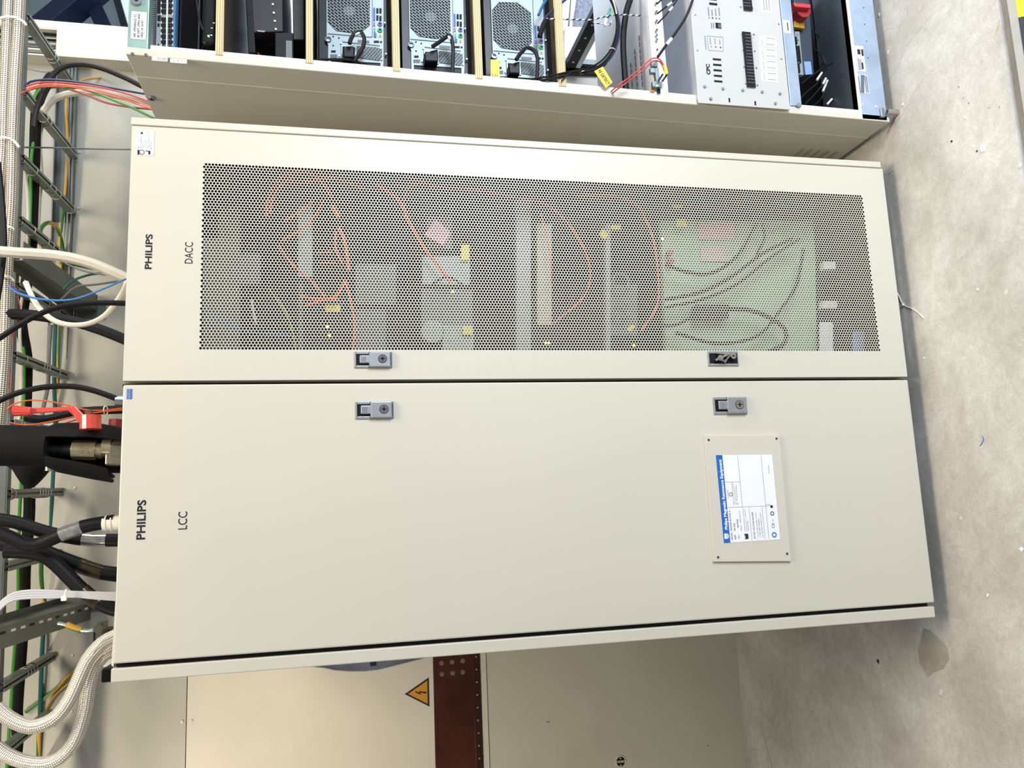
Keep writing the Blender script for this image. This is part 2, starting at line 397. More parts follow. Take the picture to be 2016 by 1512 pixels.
def quad(mb, pix, Y, dep):                  # free quadrilateral, extruded along +Y
    return mb.prism([A(x, y, Y) for x, y in pix], (0, dep, 0))
exec_parts = []

# ------------------------------------------------------------------ setting
YW = 1.175
MB().box(-3.2, 3.6, -0.385, 5.0, -0.12, 0).build('floor', CONC, kind='structure')
MB().box(-3.2, 3.6, -4.0, -0.385, -0.2, -0.012).build('floor', CONC2, kind='structure')
e1, e2 = AZ(1992, 0, -0.012).y, AZ(2001, 0, 0).y
st = MB().box(-3.2, 3.6, e2-.06, e1, -0.012, 0.002).build('trim_1', mat('threshold_grey', 'b3afa8', .7, 0, .08, 30), kind='structure')
tp = thing('hazard_tape', (1.2, e2-.03, .002), 'yellow and black hazard tape stuck on the floor past the concrete groove', 'tape')
ytop = e2; xe = AZ(2006, 35, 0).x
for i in range(7):
    x = xe+.0+(i-3)*.14
    MB().prism([(x, ytop, .002), (x+.14, ytop, .002), (x+.10, ytop-.09, .002), (x-.04, ytop-.09, .002)], (0, 0, .0006)).build('tape_stripe', [TAPEY if i % 2 else TAPEK][0], tp, ('yellow' if i % 2 else 'black')+' tape stripe')

# shielding-room wall: sheets fixed one by one
wall = thing('wall_back', (0, YW, 0), None, None); wall['kind'] = 'structure'
XR = A(150, 112, YW).x
zc0, zc1 = A(945, 1290, YW).z, A(853, 1300, YW).z
ztr = A(960, 1400, YW).z; zs = A(368, 1400, YW).z
MB().box(-3.2, XR, YW, YW+.06, 0.0, ztr-.002).build('sheet_panel', WALLL, wall, 'lower scuffed wall sheet')
MB().box(-3.2, XR, YW-.004, YW+.06, ztr, zc0).build('panel_rail', WTRIM, wall, 'pale rail under the copper strip', bevel=.001)
MB().box(-3.2, XR, YW-.006, YW+.06, zc1+.002, zs-.0012).build('sheet_panel', WALLM, wall, 'middle wall sheet above the copper strip', bevel=.001)
MB().box(-3.2, XR, YW-.006, YW+.06, zs+.0012, 3.1).build('sheet_panel', WALLG, wall, 'upper wall sheet behind the cable ladder', bevel=.001)
cb = thing('copper_strip', (-0.5, YW, zc0), 'dark oxidised copper band with rows of screws across the wall', 'strip')
MB().box(-3.2, XR, YW-.004, YW+.01, zc0+.002, zc1).build('band', COPPER, cb)
zr = A(930, 1300, YW).z
MB().box(-3.2, XR, YW-.007, YW-.003, zc0+.002, zr).build('edge_flange', COPPERD, cb, 'narrower screwed lower flange', bevel=.001)
for i in range(14):
    p = A(936+i*.9, 1293+i*25, YW-.008); p.z = (zc0+zr)/2+.002
    MB().cyl((p.x, YW-.007, p.z), (p.x, YW-.010, p.z), .0032, 8).build('screw', BRASS, cb, smooth=True)
for x, y in ((869, 1305), (890, 1303), (911, 1301), (870, 1327), (891, 1325), (911, 1323)):
    p = A(x, y, YW-.004)
    m_ = MB().cyl((p.x, YW-.004, p.z), (p.x, YW-.007, p.z), .0085, 14); m_.cyl((p.x, YW-.006, p.z), (p.x, YW-.010, p.z), .005, 6)
    m_.build('screw', mat('dull_screw', '8c7a62', .35, .7, .1), cb, smooth=True)
for x, y in ((358, 1421), (377, 1420), (1217, 1200)):
    p = A(x, y, YW-.006); MB().cyl((p.x, YW-.006, p.z), (p.x, YW-.009, p.z), .005, 10).build('rivet', WTRIM, wall, smooth=True)
for i in range(11):
    for yy in (0,):
        p = A(157-i*1.6, 300+i*110, YW-.006); MB().cyl((p.x, YW-.006, p.z), (p.x, YW-.009, p.z), .004, 8).build('rivet', WTRIM, wall, smooth=True)
# round cut-out with a bracket behind it in the lower sheet
p = A(1222, 1499, YW)
h = thing('wall_port', (p.x, YW, p.z), 'small round hole with a metal bracket inside in the lower wall sheet', 'port')
MB().cyl((p.x, YW-.0005, p.z), (p.x, YW+.004, p.z), .018, 20).build('hole', DARK, h, smooth=True)
MB().ring((p.x, YW-.001, p.z), (0, 1, 0), .019, .0025, 24).build('rim', WTRIM, h, smooth=True)
m_ = MB().box(p.x-.004, p.x+.004, YW-.003, YW-.001, p.z-.016, p.z+.016)
for dx in (-.012, .012): m_.cyl((p.x+dx, YW-.001, p.z+.002), (p.x+dx, YW-.005, p.z+.002), .0035, 8)
m_.build('bracket', BRASS, h)
# electrical warning triangle
tri = [A(797, 1366, YW-.007), A(844, 1334, YW-.007), A(845, 1391, YW-.007)]
cx = sum(p.z for p in tri[1:])/2; xm = (tri[1].x+tri[2].x)/2
T0 = Vector((xm, YW-.007, tri[0].z)); hw = abs(tri[1].x-tri[2].x)/2
sg = thing('warning_sign', (xm, YW-.006, cx), 'yellow triangular sign with a black lightning bolt on the wall above the copper strip', 'sign')
MB().prism([(T0.x, YW-.006, T0.z), (xm-hw, YW-.006, cx), (xm+hw, YW-.006, cx)], (0, -.0015, 0)).build('border', INK, sg)
g = Vector((xm, 0, cx+(T0.z-cx)/3)); k = .80
P3 = [(g.x+(q[0]-g.x)*k, YW-.0076, g.z+(q[1]-g.z)*k) for q in ((T0.x, T0.z), (xm-hw, cx), (xm+hw, cx))]
MB().prism(P3, (0, -.0004, 0)).build('face', mat('sign_yellow', 'c98a1c', .5), sg)
bz = [(.1, .95), (-.32, .1), (.02, .22), (-.12, -.5), (-.25, -.38), (.02, -.95), (.22, -.32), (.06, -.42), (.3, .42), (-.02, .3), (.28, .95)]
bz = [(.12, .75), (-.28, -.02), (.04, .12), (-.1, -.5), (-.2, -.42), (-.06, -.85), (.2, -.48), (.06, -.5), (.26, .3), (-.02, .18), (.3, .75)]
MB().prism([(g.x+a*hw*.52, YW-.0082, g.z+b*hw*.52) for a, b in bz], (0, -.0004, 0)).build('bolt_symbol', INK, sg)

# vertical cable trunking at the end of the wall
X0, X1 = A(150, 114, 1.1).x, A(150, 60, 1.1).x
zt = A(112, 80, 1.1).z
tr = thing('cable_trunking', ((X0+X1)/2, 1.1, .2), 'wide cream vertical cable trunking at the right end of the wall', 'trunking')
MB().box(X0, X1, 1.16, 1.20, .0, 3.2).build('base', PAINT, tr)
for xx in (X0, X1-.004): MB().box(xx, xx+.004, 1.1, 1.16, 0, 3.2).build('side_wall', PAINT, tr)
MB().box(X0-.001, X1+.001, 1.094, 1.0995, 0, zt).build('cover', PAINT, tr, 'cream cover with an open gap above it', bevel=.001)
for i in range(9):
    x = X0+.012+i*(X1-X0-.024)/8
    MB().tube([(x, 1.13, zt-.3), (x+.004*(-1)**i, 1.125, zt+.1), (x-.004, 1.13, zt+.5)], .005, 6).build('inner_cable', (GCAB, BLACK, WCAB, BLACK, DGCAB)[i % 5], tr, smooth=True)
MB().box(X1+.001, X1+.03, 1.1, 1.3, 0, 3.2).build('trim_2', PAINT, kind='structure')

# far hall seen past the wall end
MB().box(1.5, 7, 4.6, 4.7, -.1, 5).build('wall_far', HALL, kind='structure')
hb = [((135, -25), (70, 75), .17), ((170, -15), (215, 75), .16)]
a, b = A(210, -40, 3.6), A(70, 75, 3.6)
MB().bar(a, b, .1, .22, (0, 1, 0)).build('steel_beam', BEAM, None, 'dark blue diagonal steel beam sloping up to the far hall roof, upper left one', 'beam', bevel=.004)
a, b = A(165, -30, 3.75), A(222, 90, 3.75)
MB().bar(a, b, .1, .17, (0, 1, 0)).build('steel_beam', BEAM, None, 'dark blue diagonal steel beam beside the far window, crossing the other beam', 'beam', bevel=.004)
wn = MB(); quad(wn, [(222, -30), (262, -30), (262, 60), (247, 60)], 4.55, .04)
wf = wn.build('window_1', SKY, kind='structure')
fr = MB(); a = A(222, -30, 4.5); b = A(249, 64, 4.5); fr.bar(a, b, .05, .08, (0, 1, 0)); fr.bar(b, A(290, 58, 4.5), .05, .05, (0, 1, 0))
fr.build('window_frame', mat('window_frame_dark', '2a3038', .5), wf)

# ------------------------------------------------------------------ main cabinets
HT, HB = 1.95, 0.05
def cabinet_shell(t, x0, x1, mats=PAINT):
    MB().box(x0, x0+.0015+.0, .022, .85, HB, HT).build('side_panel', mats, t)
    MB().box(x1-.0015, x1, .022, .85, HB, HT).build('side_panel', mats, t)
    MB().box(x0+.0015, x1-.0015, .848, .85, HB, HT).build('back_panel', mats, t)
    MB().box(x0+.0015, x1-.0015, .03, .848, HB, HB+.002).build('bottom_panel', BLACK, t)
    MB().box(x0+.0015, x1-.0015, .03, .848, HT-.002, HT).build('top_panel', mats, t)
    for x in (x0+.05, x1-.05):
        for y in (.1, .78):
            f_ = MB().cyl((x, y, 0), (x, y, .012), .025, 16); f_.cyl((x, y, .012), (x, y, HB), .009, 10); f_.build('foot', BLACK, t, smooth=True)

# --- left, plain door
XL0, XL1 = -0.3036, 0.2983
lcc = thing('equipment_cabinet', ((XL0+XL1)/2, .42, 0), 'cream cabinet with a plain solid door lettered LCC, left of the perforated one', 'cabinet')
cabinet_shell(lcc, XL0, XL1)
zA = HT-.002
lx0 = A(219, 1312, 0).x; lx0b = A(1841, 1192.6, 0).x
tw = .0265
MB().box(XL0, XL0+tw, 0, .022, HB, HT).build('corner_post', PAINT, lcc, 'narrow cream front post at the left edge', bevel=.002)
MB().box(XL0+tw, XL0+tw+.012, .012, .02, HB+.01, HT-.01).build('door_seal', DARK, lcc)
MB().box(XL0+tw+.0095, XL1-.001, -.002, .018, HB-.001, HT-.004).build('door', PAINT, lcc, bevel=.003)
m_ = MB(); m_.box(XL1-.004, XL1+.0025, .012, .03, HB, HT); m_.build('frame_edge', BLACK, lcc)
MB().prism([(XL0+tw, .02, HT), (XL0+tw+.14, .02, HT+.001), (XL0+tw, .05, HT+.012)], (0, .002, 0)).build('top_flange', PAINTW, lcc)

def latch(par, xa, xb, ya, yb, style=0):
    c = [A(xa, (ya+yb)/2), A(xb, (ya+yb)/2)]; ztop, zbot = c[0].z, c[1].z
    xl, xr = A((xa+xb)/2, yb).x, A((xa+xb)/2, ya).x; W = xr-xl; H = ztop-zbot; yf = -.002
    cz = lambda t: ztop-H*t; cxx = lambda t: xl+W*t
    fr = MB()
    t0, t1 = (.0, .40)
    # frame ring with a recess at its top
    fr.box(cxx(0), cxx(1), yf-.003, yf, cz(0), cz(.055)); fr.box(cxx(0), cxx(.16), yf-.003, yf, cz(.055), cz(.97)); fr.box(cxx(.84), cxx(1), yf-.003, yf, cz(.055), cz(.97))
    fr.box(cxx(0), cxx(1), yf-.003, yf, cz(.97), cz(1))
    L = fr.build('latch_frame', LATCH, par, bevel=.0015)
    MB().box(cxx(.15), cxx(.85), yf-.0006, yf+.0002, cz(.05), cz(.98)).build('latch_recess', DARK, L)
    if style == 0:
        lv = MB(); lv.box(cxx(.02), cxx(.98), yf-.009, yf-.001, cz(.39), cz(.955)); lv.box(cxx(.27), cxx(.77), yf-.007, yf-.001, cz(.14), cz(.42))
        lv.build('lever', LATCH, L, bevel=.0025)
        rb = MB()
        for k in range(3): rb.box(cxx(.38), cxx(.66), yf-.0078, yf-.006, cz(.19+.045*k), cz(.205+.045*k))
        rb.box(cxx(.02), cxx(.2), yf-.0085, yf-.004, cz(.385), cz(.397)); rb.box(cxx(.8), cxx(.98), yf-.0085, yf-.004, cz(.385), cz(.397))
        rb.build('grip_rib', CHROME, L)
        k = Vector((cxx(.53), 0, cz(.74)))
        ky = MB().cyl((k.x, yf-.008, k.z), (k.x, yf-.0105, k.z), W*.235, 20); ky.build('key_cylinder', CHROME, L, smooth=True)
        kr = MB().ring((k.x, yf-.0095, k.z), (0, 1, 0), W*.24, .0009, 20); kr.box(k.x-.0012, k.x+.0012, yf-.0112, yf-.0102, k.z-W*.14, k.z+W*.14); kr.box(k.x-W*.14, k.x+W*.14, yf-.0112, yf-.0102, k.z-.0012, k.z+.0012)
        kr.build('key_slot', DARK, L)
    else:
        m1 = MB(); m1.cyl((cxx(.5), yf-.001, cz(.36)), (cxx(.5), yf-.012, cz(.36)), W*.2, 18); m1.cyl((cxx(.62), yf-.001, cz(.78)), (cxx(.62), yf-.013, cz(.78)), W*.2, 18)
        m1.bar((cxx(.35), yf-.008, cz(.2)), (cxx(.85), yf-.010, cz(.72)), W*.14, .006, (0, 1, 0)); m1.bar((cxx(.85), yf-.009, cz(.25)), (cxx(.7), yf-.012, cz(.85)), W*.12, .006, (0, 1, 0))
        m1.bar((cxx(.2), yf-.006, cz(.5)), (cxx(.6), yf-.009, cz(.62)), W*.12, .006, (0, 1, 0)); m1.tube([(cxx(.5), yf-.01, cz(.3)), (cxx(.3), yf-.013, cz(.45)), (cxx(.5), yf-.014, cz(.6)), (cxx(.75), yf-.013, cz(.7))], .0022, 6)
        m1.build('key_cylinder', CHROME, L, 'exposed chrome lock parts without a lever', smooth=True)
        MB().box(cxx(.59), cxx(.65), yf-.0145, yf-.013, cz(.75), cz(.81)).build('key_slot', DARK, L)
    return L
latch(lcc, 699, 775, 791, 825); latch(lcc, 1403, 1469, 782, 816)

def tx(s, par, y_left, y_right, x_base, x_top, m=INK, bold=0, Y=-.002, name='lettering', space=1.0):
    a = A(x_base, y_left, Y); b = A(x_base, y_right, Y); c = A(x_top, y_left, Y)
    r = b-a; r.z = 0
    return text(s, a, 1, m, par, name, right=tuple(r), bold=bold, width=r.length, height=c.z-a.z, space=space)
tx('PHILIPS', lcc, 1062, 984, 285, 267, INK, .028)
tx('LCC', lcc, 1042, 1007, 368, 350, INK, .004)
# blue tag, little scratches
p0, p1 = A(250, 786), A(261, 766)
m_ = MB().box(p0.x, p1.x, -.0028, -.002, p1.z, p0.z); bt = m_.build('blue_sticker', BLUET, lcc, 'small blue sticker')
text('LCC-1', (p0.x+.001, -.0028, p1.z+.004), 1, mat('pale_blue_ink', 'b9c9ea', .5), lcc, width=(p1.x-p0.x)*.86, height=(p0.z-p1.z)*.4)
# rating plate
c = [A(1387, 857, -.008), A(1534, 856, -.008), A(1558, 1105, -.008), A(1405, 1106, -.008)]
# corners TR, BR, BL, TL in the place
pl = MB().prism([c[0], c[1], c[2], c[3]], (0, .006, 0)).build('rating_plate', PLATE, lcc, 'cream metal plate screwed on the door, slightly tilted', bevel=.0008)
for x, y in ((1395, 866), (1528.5, 863.5), (1549.5, 1090), (1413.5, 1097)):
    q = A(x, y, -.008); MB().cyl((q.x, -.008, q.z), (q.x, -.0092, q.z), .0028, 10).build('screw', BRONZE, pl, smooth=True)
LY = -.0083
def PL(u, v):      # u along the reading direction 0..1, v down 0..1 on the paper label
    TL, TR, BR, BL = (1425, 1069), (1409, 896), (1520, 895), (1536, 1062)
    x = (TL[0]*(1-u)+TR[0]*u)*(1-v)+(BL[0]*(1-u)+BR[0]*u)*v; y = (TL[1]*(1-u)+TR[1]*u)*(1-v)+(BL[1]*(1-u)+BR[1]*u)*v
    return A(x, y, LY)
def plq(u0, u1, v0, v1, d=.0003, lift=0): 
    pts = [PL(u0, v0), PL(u1, v0), PL(u1, v1), PL(u0, v1)]
    return MB().prism([p+Vector((0, -lift, 0)) for p in pts], (0, -d, 0))
plq(0, 1, 0, 1).build('paper_label', WHITE, pl, 'white printed label with a blue header band')
plq(0, 1, 0, .115, .0003, .0003).build('blue_band', BLUEL, pl)
rdir = tuple((PL(1, 0)-PL(0, 0)).normalized()); udir = tuple((PL(0, 0)-PL(0, 1)).normalized())
def ptx(s, u, v, w, h, m=INK, bold=0, nm='print'):
    W = (PL(1, 0)-PL(0, 0)).length; H = (PL(0, 0)-PL(0, 1)).length
    o = text(s, PL(u, v)+Vector((0, -.0007, 0)), 1, m, pl, nm, rdir, udir, bold, width=w*W, height=h*H, ext=0); return o
ptx('Philips Magnetic Resonance Equipment', .15, .09, .80, .066, WHITE, .03, 'header_text')
# shield shaped emblem
sh = [(.045, .02), (.105, .02), (.105, .07), (.095, .092), (.075, .105), (.055, .092), (.045, .07)]
MB().prism([PL(u, v)+Vector((0, -.0006, 0)) for u, v in sh], (0, -.0003, 0)).build('emblem', WHITE, pl)
MB().ring(PL(.075, .075)+Vector((0, -.001, 0)), (0, 1, 0), .0026, .0004, 14, 5).build('emblem_ring', BLUEL, pl)
for s_, u, v, w_, h_ in (('MODEL : INGENIA ELITION X', .03, .165, .33, .028), ('REF', .035, .225, .05, .028), ('781358', .13, .225, .085, .026), ('SN', .04, .285, .035, .024),
                         ('46008', .16, .285, .10, .024), ('2020-03-14', .22, .335, .13, .016), ('MADE IN', .13, .335, .06, .014), ('Philips Medical Systems', .12, .40, .26, .016), ('Nederland B.V., Veenpluis 6', .12, .43, .25, .014),
                         ('5684 PC Best', .12, .46, .12, .014), ('RATED VOLTAGE RANGES', .03, .565, .30, .026), ('UK: 400-480V 50/60Hz, CLASS I', .04, .62, .28, .016), ('1: 200-240V 50/60Hz', .04, .66, .21, .016), ('UK: 200-240V 50/60Hz, CLASS I', .04, .70, .28, .016),
                         ('CLASSIFIED', .5, .16, .10, .014), ('Medical - General Medical Equipment', .43, .245, .26, .017), ('with respect to electric shock, fire', .43, .27, .24, .012), ('and mechanical hazards only', .43, .29, .2, .012), ('E 123456', .43, .315, .22, .012),
                         ('CE', .14, .92, .055, .045), ('0344', .21, .91, .03, .015), ('Made in Netherlands', .78, .92, .10, .014)):
    ptx(s_, u, v, w_, h_)
for (u0, u1, v0, v1) in ((.40, .985, .0, 0),):
    pass
lines = MB()
def ln(u0, v0, u1, v1, th=.0006):
    a, b = PL(u0, v0)+Vector((0, -.0006, 0)), PL(u1, v1)+Vector((0, -.0006, 0)); lines.bar(a, b, .0002, th, (0, 1, 0)) if False else lines.bar(a, b, th, .0002, (0, 1, 0))
ln(.40, .115, .40, .89); ln(.40, .385, .99, .385); ln(.69, .115, .69, .385); ln(.015, .50, .40, .50); ln(.015, .73, .40, .73); ln(.015, .80, .99, .80); ln(.415, .89, .415, .80)
lines.build('ruled_lines', GINK, pl)
ic = MB()
q = [(.03, .4), (.03, .46), (.1, .46), (.1, .37), (.085, .37), (.085, .4), (.065, .37), (.065, .4), (.045, .37)]
ic.prism([PL(u, v)+Vector((0, -.0006, 0)) for u, v in [(.03, .44), (.03, .375), (.05, .40), (.05, .375), (.07, .40), (.07, .375), (.09, .375), (.09, .44)]], (0, -.0003, 0))
ic.build('factory_symbol', INK, pl)
MB().ring(PL(.06, .9)+Vector((0, -.0008, 0)), (0, 1, 0), .0052, .0013, 18, 5).build('blue_round_symbol', mat('symbol_blue', '2a6fb0', .5), pl)
MB().ring(PL(.31, .9)+Vector((0, -.0008, 0)), (0, 1, 0), .0042, .0008, 18, 5).build('round_symbol', INK, pl)
MB().ring(PL(.55, .20)+Vector((0, -.0008, 0)), (0, 1, 0), .004, .0007, 18, 5).build('round_symbol', GINK, pl)
plq(.375, .405, .88, .925, .0002, .0004).build('bin_symbol', INK, pl)

# --- right, perforated door
XD0, XD1 = 0.3049, 0.8993
_ = A(1730, 322.3); 
XD1 = 0.9025
dacc = thing('perforated_cabinet', ((XD0+XD1)/2, .42, 0), 'cream cabinet with a perforated door lettered DACC, in the middle', 'cabinet')
cabinet_shell(dacc, XD0, XD1)
post = .0175
MB().box(XD1-post, XD1, 0, .022, HB, HT).build('corner_post', PAINT, dacc, 'narrow cream front post at the right edge', bevel=.002)
MB().box(XD1-post-.008, XD1-post, .008, .02, HB+.01, HT-.01).build('door_seal', mat('brown_seal', '6e635b', .6), dacc)
px0, px1, pz0, pz1 = .3735, .8015, .1205, 1.7965      # outer limits of the hole field (hole centres +- r)
dz0, dz1 = HB-.001, HT-.003; dx0, dx1 = XD0+.001, XD1-post-.0042
d = MB(); yf, yb = -.002, .018
gx = .0032
ox0, ox1, oz0, oz1 = px0-gx, px1+gx, pz0-gx, pz1+gx
vs = [(dx0, yf, dz0), (dx1, yf, dz0), (dx1, yf, dz1), (dx0, yf, dz1), (ox0, yf, oz0), (ox1, yf, oz0), (ox1, yf, oz1), (ox0, yf, oz1),
      (dx0, yb, dz0), (dx1, yb, dz0), (dx1, yb, dz1), (dx0, yb, dz1), (dx0+.012, yb, dz0+.012), (dx1-.012, yb, dz0+.012), (dx1-.012, yb, dz1-.012), (dx0+.012, yb, dz1-.012)]
fs = []
for i in range(4):
    j = (i+1) % 4
    fs += [(i, j, 4+j, 4+i), (8+i, 12+i, 12+j, 8+j), (i, 8+i, 8+j, j)]
d.add(vs, fs); door = d.build('door', PAINT, dacc)
# perforated sheet: every hole is real
rh = .00298; pz = .007235; NZ = int(round((pz1-pz0-2*rh)/pz)); pz = (pz1-pz0-2*rh)/NZ
NX = int(round((px1-px0-2*rh)/(pz*.866))); pxs = (px1-px0-2*rh)/NX
K = 10
ang = np.arange(K)*2*np.pi/K+np.pi/2
hc = np.stack([np.cos(ang)*rh, np.sin(ang)*rh], 1)
R6 = pz/math.sqrt(3)
# hexagon with flat sides toward neighbours along z
ha = np.arange(6)*np.pi/3; hexa = np.stack([np.cos(ha)*R6*(pxs/(pz*.866)), np.sin(ha)*R6], 1)
cent = []; solid = []
for i in range(-1, NX+2):
    for j in range(-1, NZ+2):
        odd = i % 2
        zc = pz0+rh+j*pz+(pz/2 if odd else 0)
        hole = 0 <= i <= NX and 0 <= j <= (NZ-1 if odd else NZ)
        (cent if hole else solid).append((px0+rh+i*pxs, zc))
cent = np.array(cent); solid = np.array(solid); n = len(cent)
# vertices per hole: 6 hex + K front + K back
ys, yt = -.00196, -.0013
loc = np.zeros((6+2*K, 3)); loc[:6, 0] = hexa[:, 0]; loc[:6, 2] = hexa[:, 1]; loc[:6, 1] = ys
loc[6:6+K, 0] = hc[:, 0]; loc[6:6+K, 2] = hc[:, 1]; loc[6:6+K, 1] = ys; loc[6+K:, 0] = hc[:, 0]; loc[6+K:, 2] = hc[:, 1]; loc[6+K:, 1] = yt
tris = []
# stitch hexagon (6) to circle (K) by angle
A6 = [(a % (2*np.pi)) for a in ha]; AK = [(a % (2*np.pi)) for a in ang]
ev = sorted([(a, 0, i) for i, a in enumerate(A6)]+[(a, 1, i) for i, a in enumerate(AK)])
lh = max(range(6), key=lambda i: A6[i]); lk = max(range(K), key=lambda i: AK[i])
for a, t, i in ev:
    if t == 0: tris.append((lh, i, 6+lk)); lh = i
    else: tris.append((6+i, 6+lk, lh)); lk = i
for k in range(K):
    j = (k+1) % K; tris += [(6+k, 6+K+k, 6+K+j), (6+k, 6+K+j, 6+j)]
tris = np.array(tris)
# make front faces look toward -Y
t3 = loc[tris]; 
nrm = np.cross(t3[:, 1]-t3[:, 0], t3[:, 2]-t3[:, 0])
for q in range(len(tris)):
    if abs(nrm[q, 1]) > 1e-12 and nrm[q, 1] > 0 and all(v < 6+K for v in tris[q]): tris[q] = tris[q][::-1]
C3 = np.zeros((n, 1, 3)); C3[:, 0, 0] = cent[:, 0]; C3[:, 0, 2] = cent[:, 1]
V = (C3+loc[None]).reshape(-1, 3); F = (np.arange(n)[:, None, None]*(6+2*K)+tris[None]).reshape(-1, 3)
m6 = len(solid); S3 = np.zeros((m6, 1, 3)); S3[:, 0, 0] = solid[:, 0]; S3[:, 0, 2] = solid[:, 1]
V2 = (S3+loc[None, :6]).reshape(-1, 3); F2 = (np.arange(m6)[:, None, None]*6+np.array([(0, 1, 2), (0, 2, 3), (0, 3, 4), (0, 4, 5)])[None]).reshape(-1, 3)+len(V)
V2[:, 0] = np.clip(V2[:, 0], ox0-.004, ox1+.004)
VV = np.concatenate([V, V2]); FF = np.concatenate([F, F2]); VV -= np.array(ROOT[dacc.name])[None]
me = bpy.data.meshes.new('perforated_sheet'); me.vertices.add(len(VV)); me.vertices.foreach_set('co', VV.reshape(-1)); me.loops.add(FF.size); me.loops.foreach_set('vertex_index', FF.reshape(-1).astype(np.int32))
me.polygons.add(len(FF)); me.polygons.foreach_set('loop_start', np.arange(0, FF.size, 3, dtype=np.int32)); me.polygons.foreach_set('loop_total', np.full(len(FF), 3, dtype=np.int32)); me.update(calc_edges=True); me.shade_flat()
me.materials.append(PAINT); po = bpy.data.objects.new('perforated_sheet', me); COL.objects.link(po); po.parent = dacc; po['kind'] = 'stuff'; ROOT[po.name] = ROOT[dacc.name]
po['label'] = 'sheet of small round holes in the door'

latch(dacc, 697, 772, 693, 725); latch(dacc, 1392, 1452, 692, 721, 1)
tx('PHILIPS', dacc, 530, 461, 298, 284, INK, .028)
tx('DACC', dacc, 519, 477, 379, 363, INK, .004)
# small white sticker
cs = [(268, 256), (303.5, 258), (302, 307), (267, 304)]
st_ = MB(); quad(st_, cs, -.0028, .0008); so = st_.build('white_sticker', WHITE, dacc, 'small white sticker with fine print')
def stx(s, par, y, x, w, h, m=GINK, Y=-.0032, bold=0):
    a = A(x, y, Y); b = A(x, y-w, Y); text(s, a, 1, m, par, 'print', right=tuple((b-a)*1), width=(b-a).length, height=A(x-h, y, Y).z-a.z, ext=0, bold=bold)
for i, (s_, x_, y_, w_) in enumerate((('DACC  2T 3.0', 274, 293, 22), ('REF 4598 007', 279, 292, 26), ('SN 21', 283, 292, 14), ('2019-06', 287.5, 292, 16), ('Philips Medical Systems', 292, 294, 34), ('Nederland B.V.', 295.5, 294, 24), ('5684 PC Best', 299, 295, 16))):
    stx(s_, so, y_, x_, w_, 2.6)
m_ = MB(); quad(m_, [(270.5, 295), (274, 295), (274, 304), (270.5, 304)], -.0032, .0003); quad(m_, [(287, 296), (296, 297), (296, 304.5), (292, 304), (292, 298), (287, 298)], -.0032, .0003)
quad(m_, [(277, 260), (281, 260), (281, 264), (277, 264)], -.0032, .0003)
m_.build('print_mark', INK, so); MB().ring(A(279, 299.5, -.0032), (0, 1, 0), .0052, .0007, 16, 5).build('print_ring', INK, so)

# ---- what shows through the holes: equipment bolted inside the middle cabinet
YI = .13
def inner(name, pix, m, Y=YI, dep=.02, lab=None):
    b_ = MB(); quad(b_, pix, Y, dep); return b_.build(name, m, dacc, lab, bevel=0)
def R4(x0, x1, y0, y1): return [(x0, y0), (x1, y0), (x1, y1), (x0, y1)]
MB().box(XD0+.004, XD1-.004, .45, .47, HB+.02, HT-.02).build('back_plate', BLACK, dacc)
for xa in (XD0+.003, XD1-.006): MB().box(xa, xa+.003, .03, .45, HB+.004, HT-.004).build('shade_liner', DARK, dacc)  # black sheets added to keep the inside shaded behind the holes
MB().box(XD0+.008, XD1-.008, .03, .45, HB+.006, HB+.009).build('shade_liner', DARK, dacc)
inner('equipment_panel', R4(400, 472, 470, 700), GREY, lab='grey panel at the top behind the mesh'); inner('equipment_panel', R4(472, 512, 500, 560), GREY)
inner('equipment_panel', R4(430, 472, 405, 470), mat('mid_grey', '4b4e4b', .5), YI+.03)
inner('equipment_panel', R4(587, 615, 405, 545), LGREY, lab='narrow light grey bar'); inner('equipment_panel', R4(588, 596, 545, 700), GREY, YI+.02)
inner('equipment_panel', R4(700, 780, 520, 600), mat('mid_grey', '4b4e4b', .5), YI+.02); inner('equipment_panel', R4(700, 760, 610, 690), mat('mid_grey', '4b4e4b', .5), YI+.02)
inner('equipment_panel', R4(832, 925, 505, 560), LGREY); inner('equipment_panel', R4(830, 930, 570, 640), GREY, YI+.01); inner('equipment_panel', R4(872, 932, 640, 700), LGREY)
inner('equipment_panel', R4(842, 890, 425, 490), mat('mid_grey', '4b4e4b', .5), YI+.03)
p = A(852, 652, YI); MB().cyl((p.x, YI, p.z), (p.x, YI+.03, p.z), .028, 24).build('fan_hub', LGREY, dacc, smooth=True)
inner('equipment_panel', R4(1017, 1045, 395, 700), LGREY); inner('equipment_panel', R4(1058, 1086, 440, 640), mat('beige_module', 'a9a48f', .5))
inner('equipment_panel', R4(1193, 1202, 440, 700), LGREY); inner('equipment_panel', R4(1202, 1255, 560, 660), mat('mid_grey', '4b4e4b', .5), YI+.02)
p = A(1222, 555, YI); MB().ring((p.x, YI, p.z), (0, 1, 0), .022, .004, 22, 6).build('fan_ring', GREY, dacc, smooth=True)
p = A(1222, 610, YI); MB().ring((p.x, YI, p.z), (0, 1, 0), .022, .004, 22, 6).build('fan_ring', GREY, dacc, smooth=True)
inner('green_backplate', [(1302, 435), (1600, 435), (1605, 500), (1608, 700), (1312, 700)], PCB, YI+.02, lab='pale green back plate low in the cabinet')
inner('pink_sticker', [(835, 462), (858, 432), (887, 458), (872, 483)], PINK, YI-.005, .003); inner('pink_sticker', R4(1376, 1446, 437, 471), PINK, YI+.015, .003); inner('pink_sticker', R4(1380, 1436, 485, 515), mat('pale_pink', 'b9a6a0', .6), YI+.015, .003)
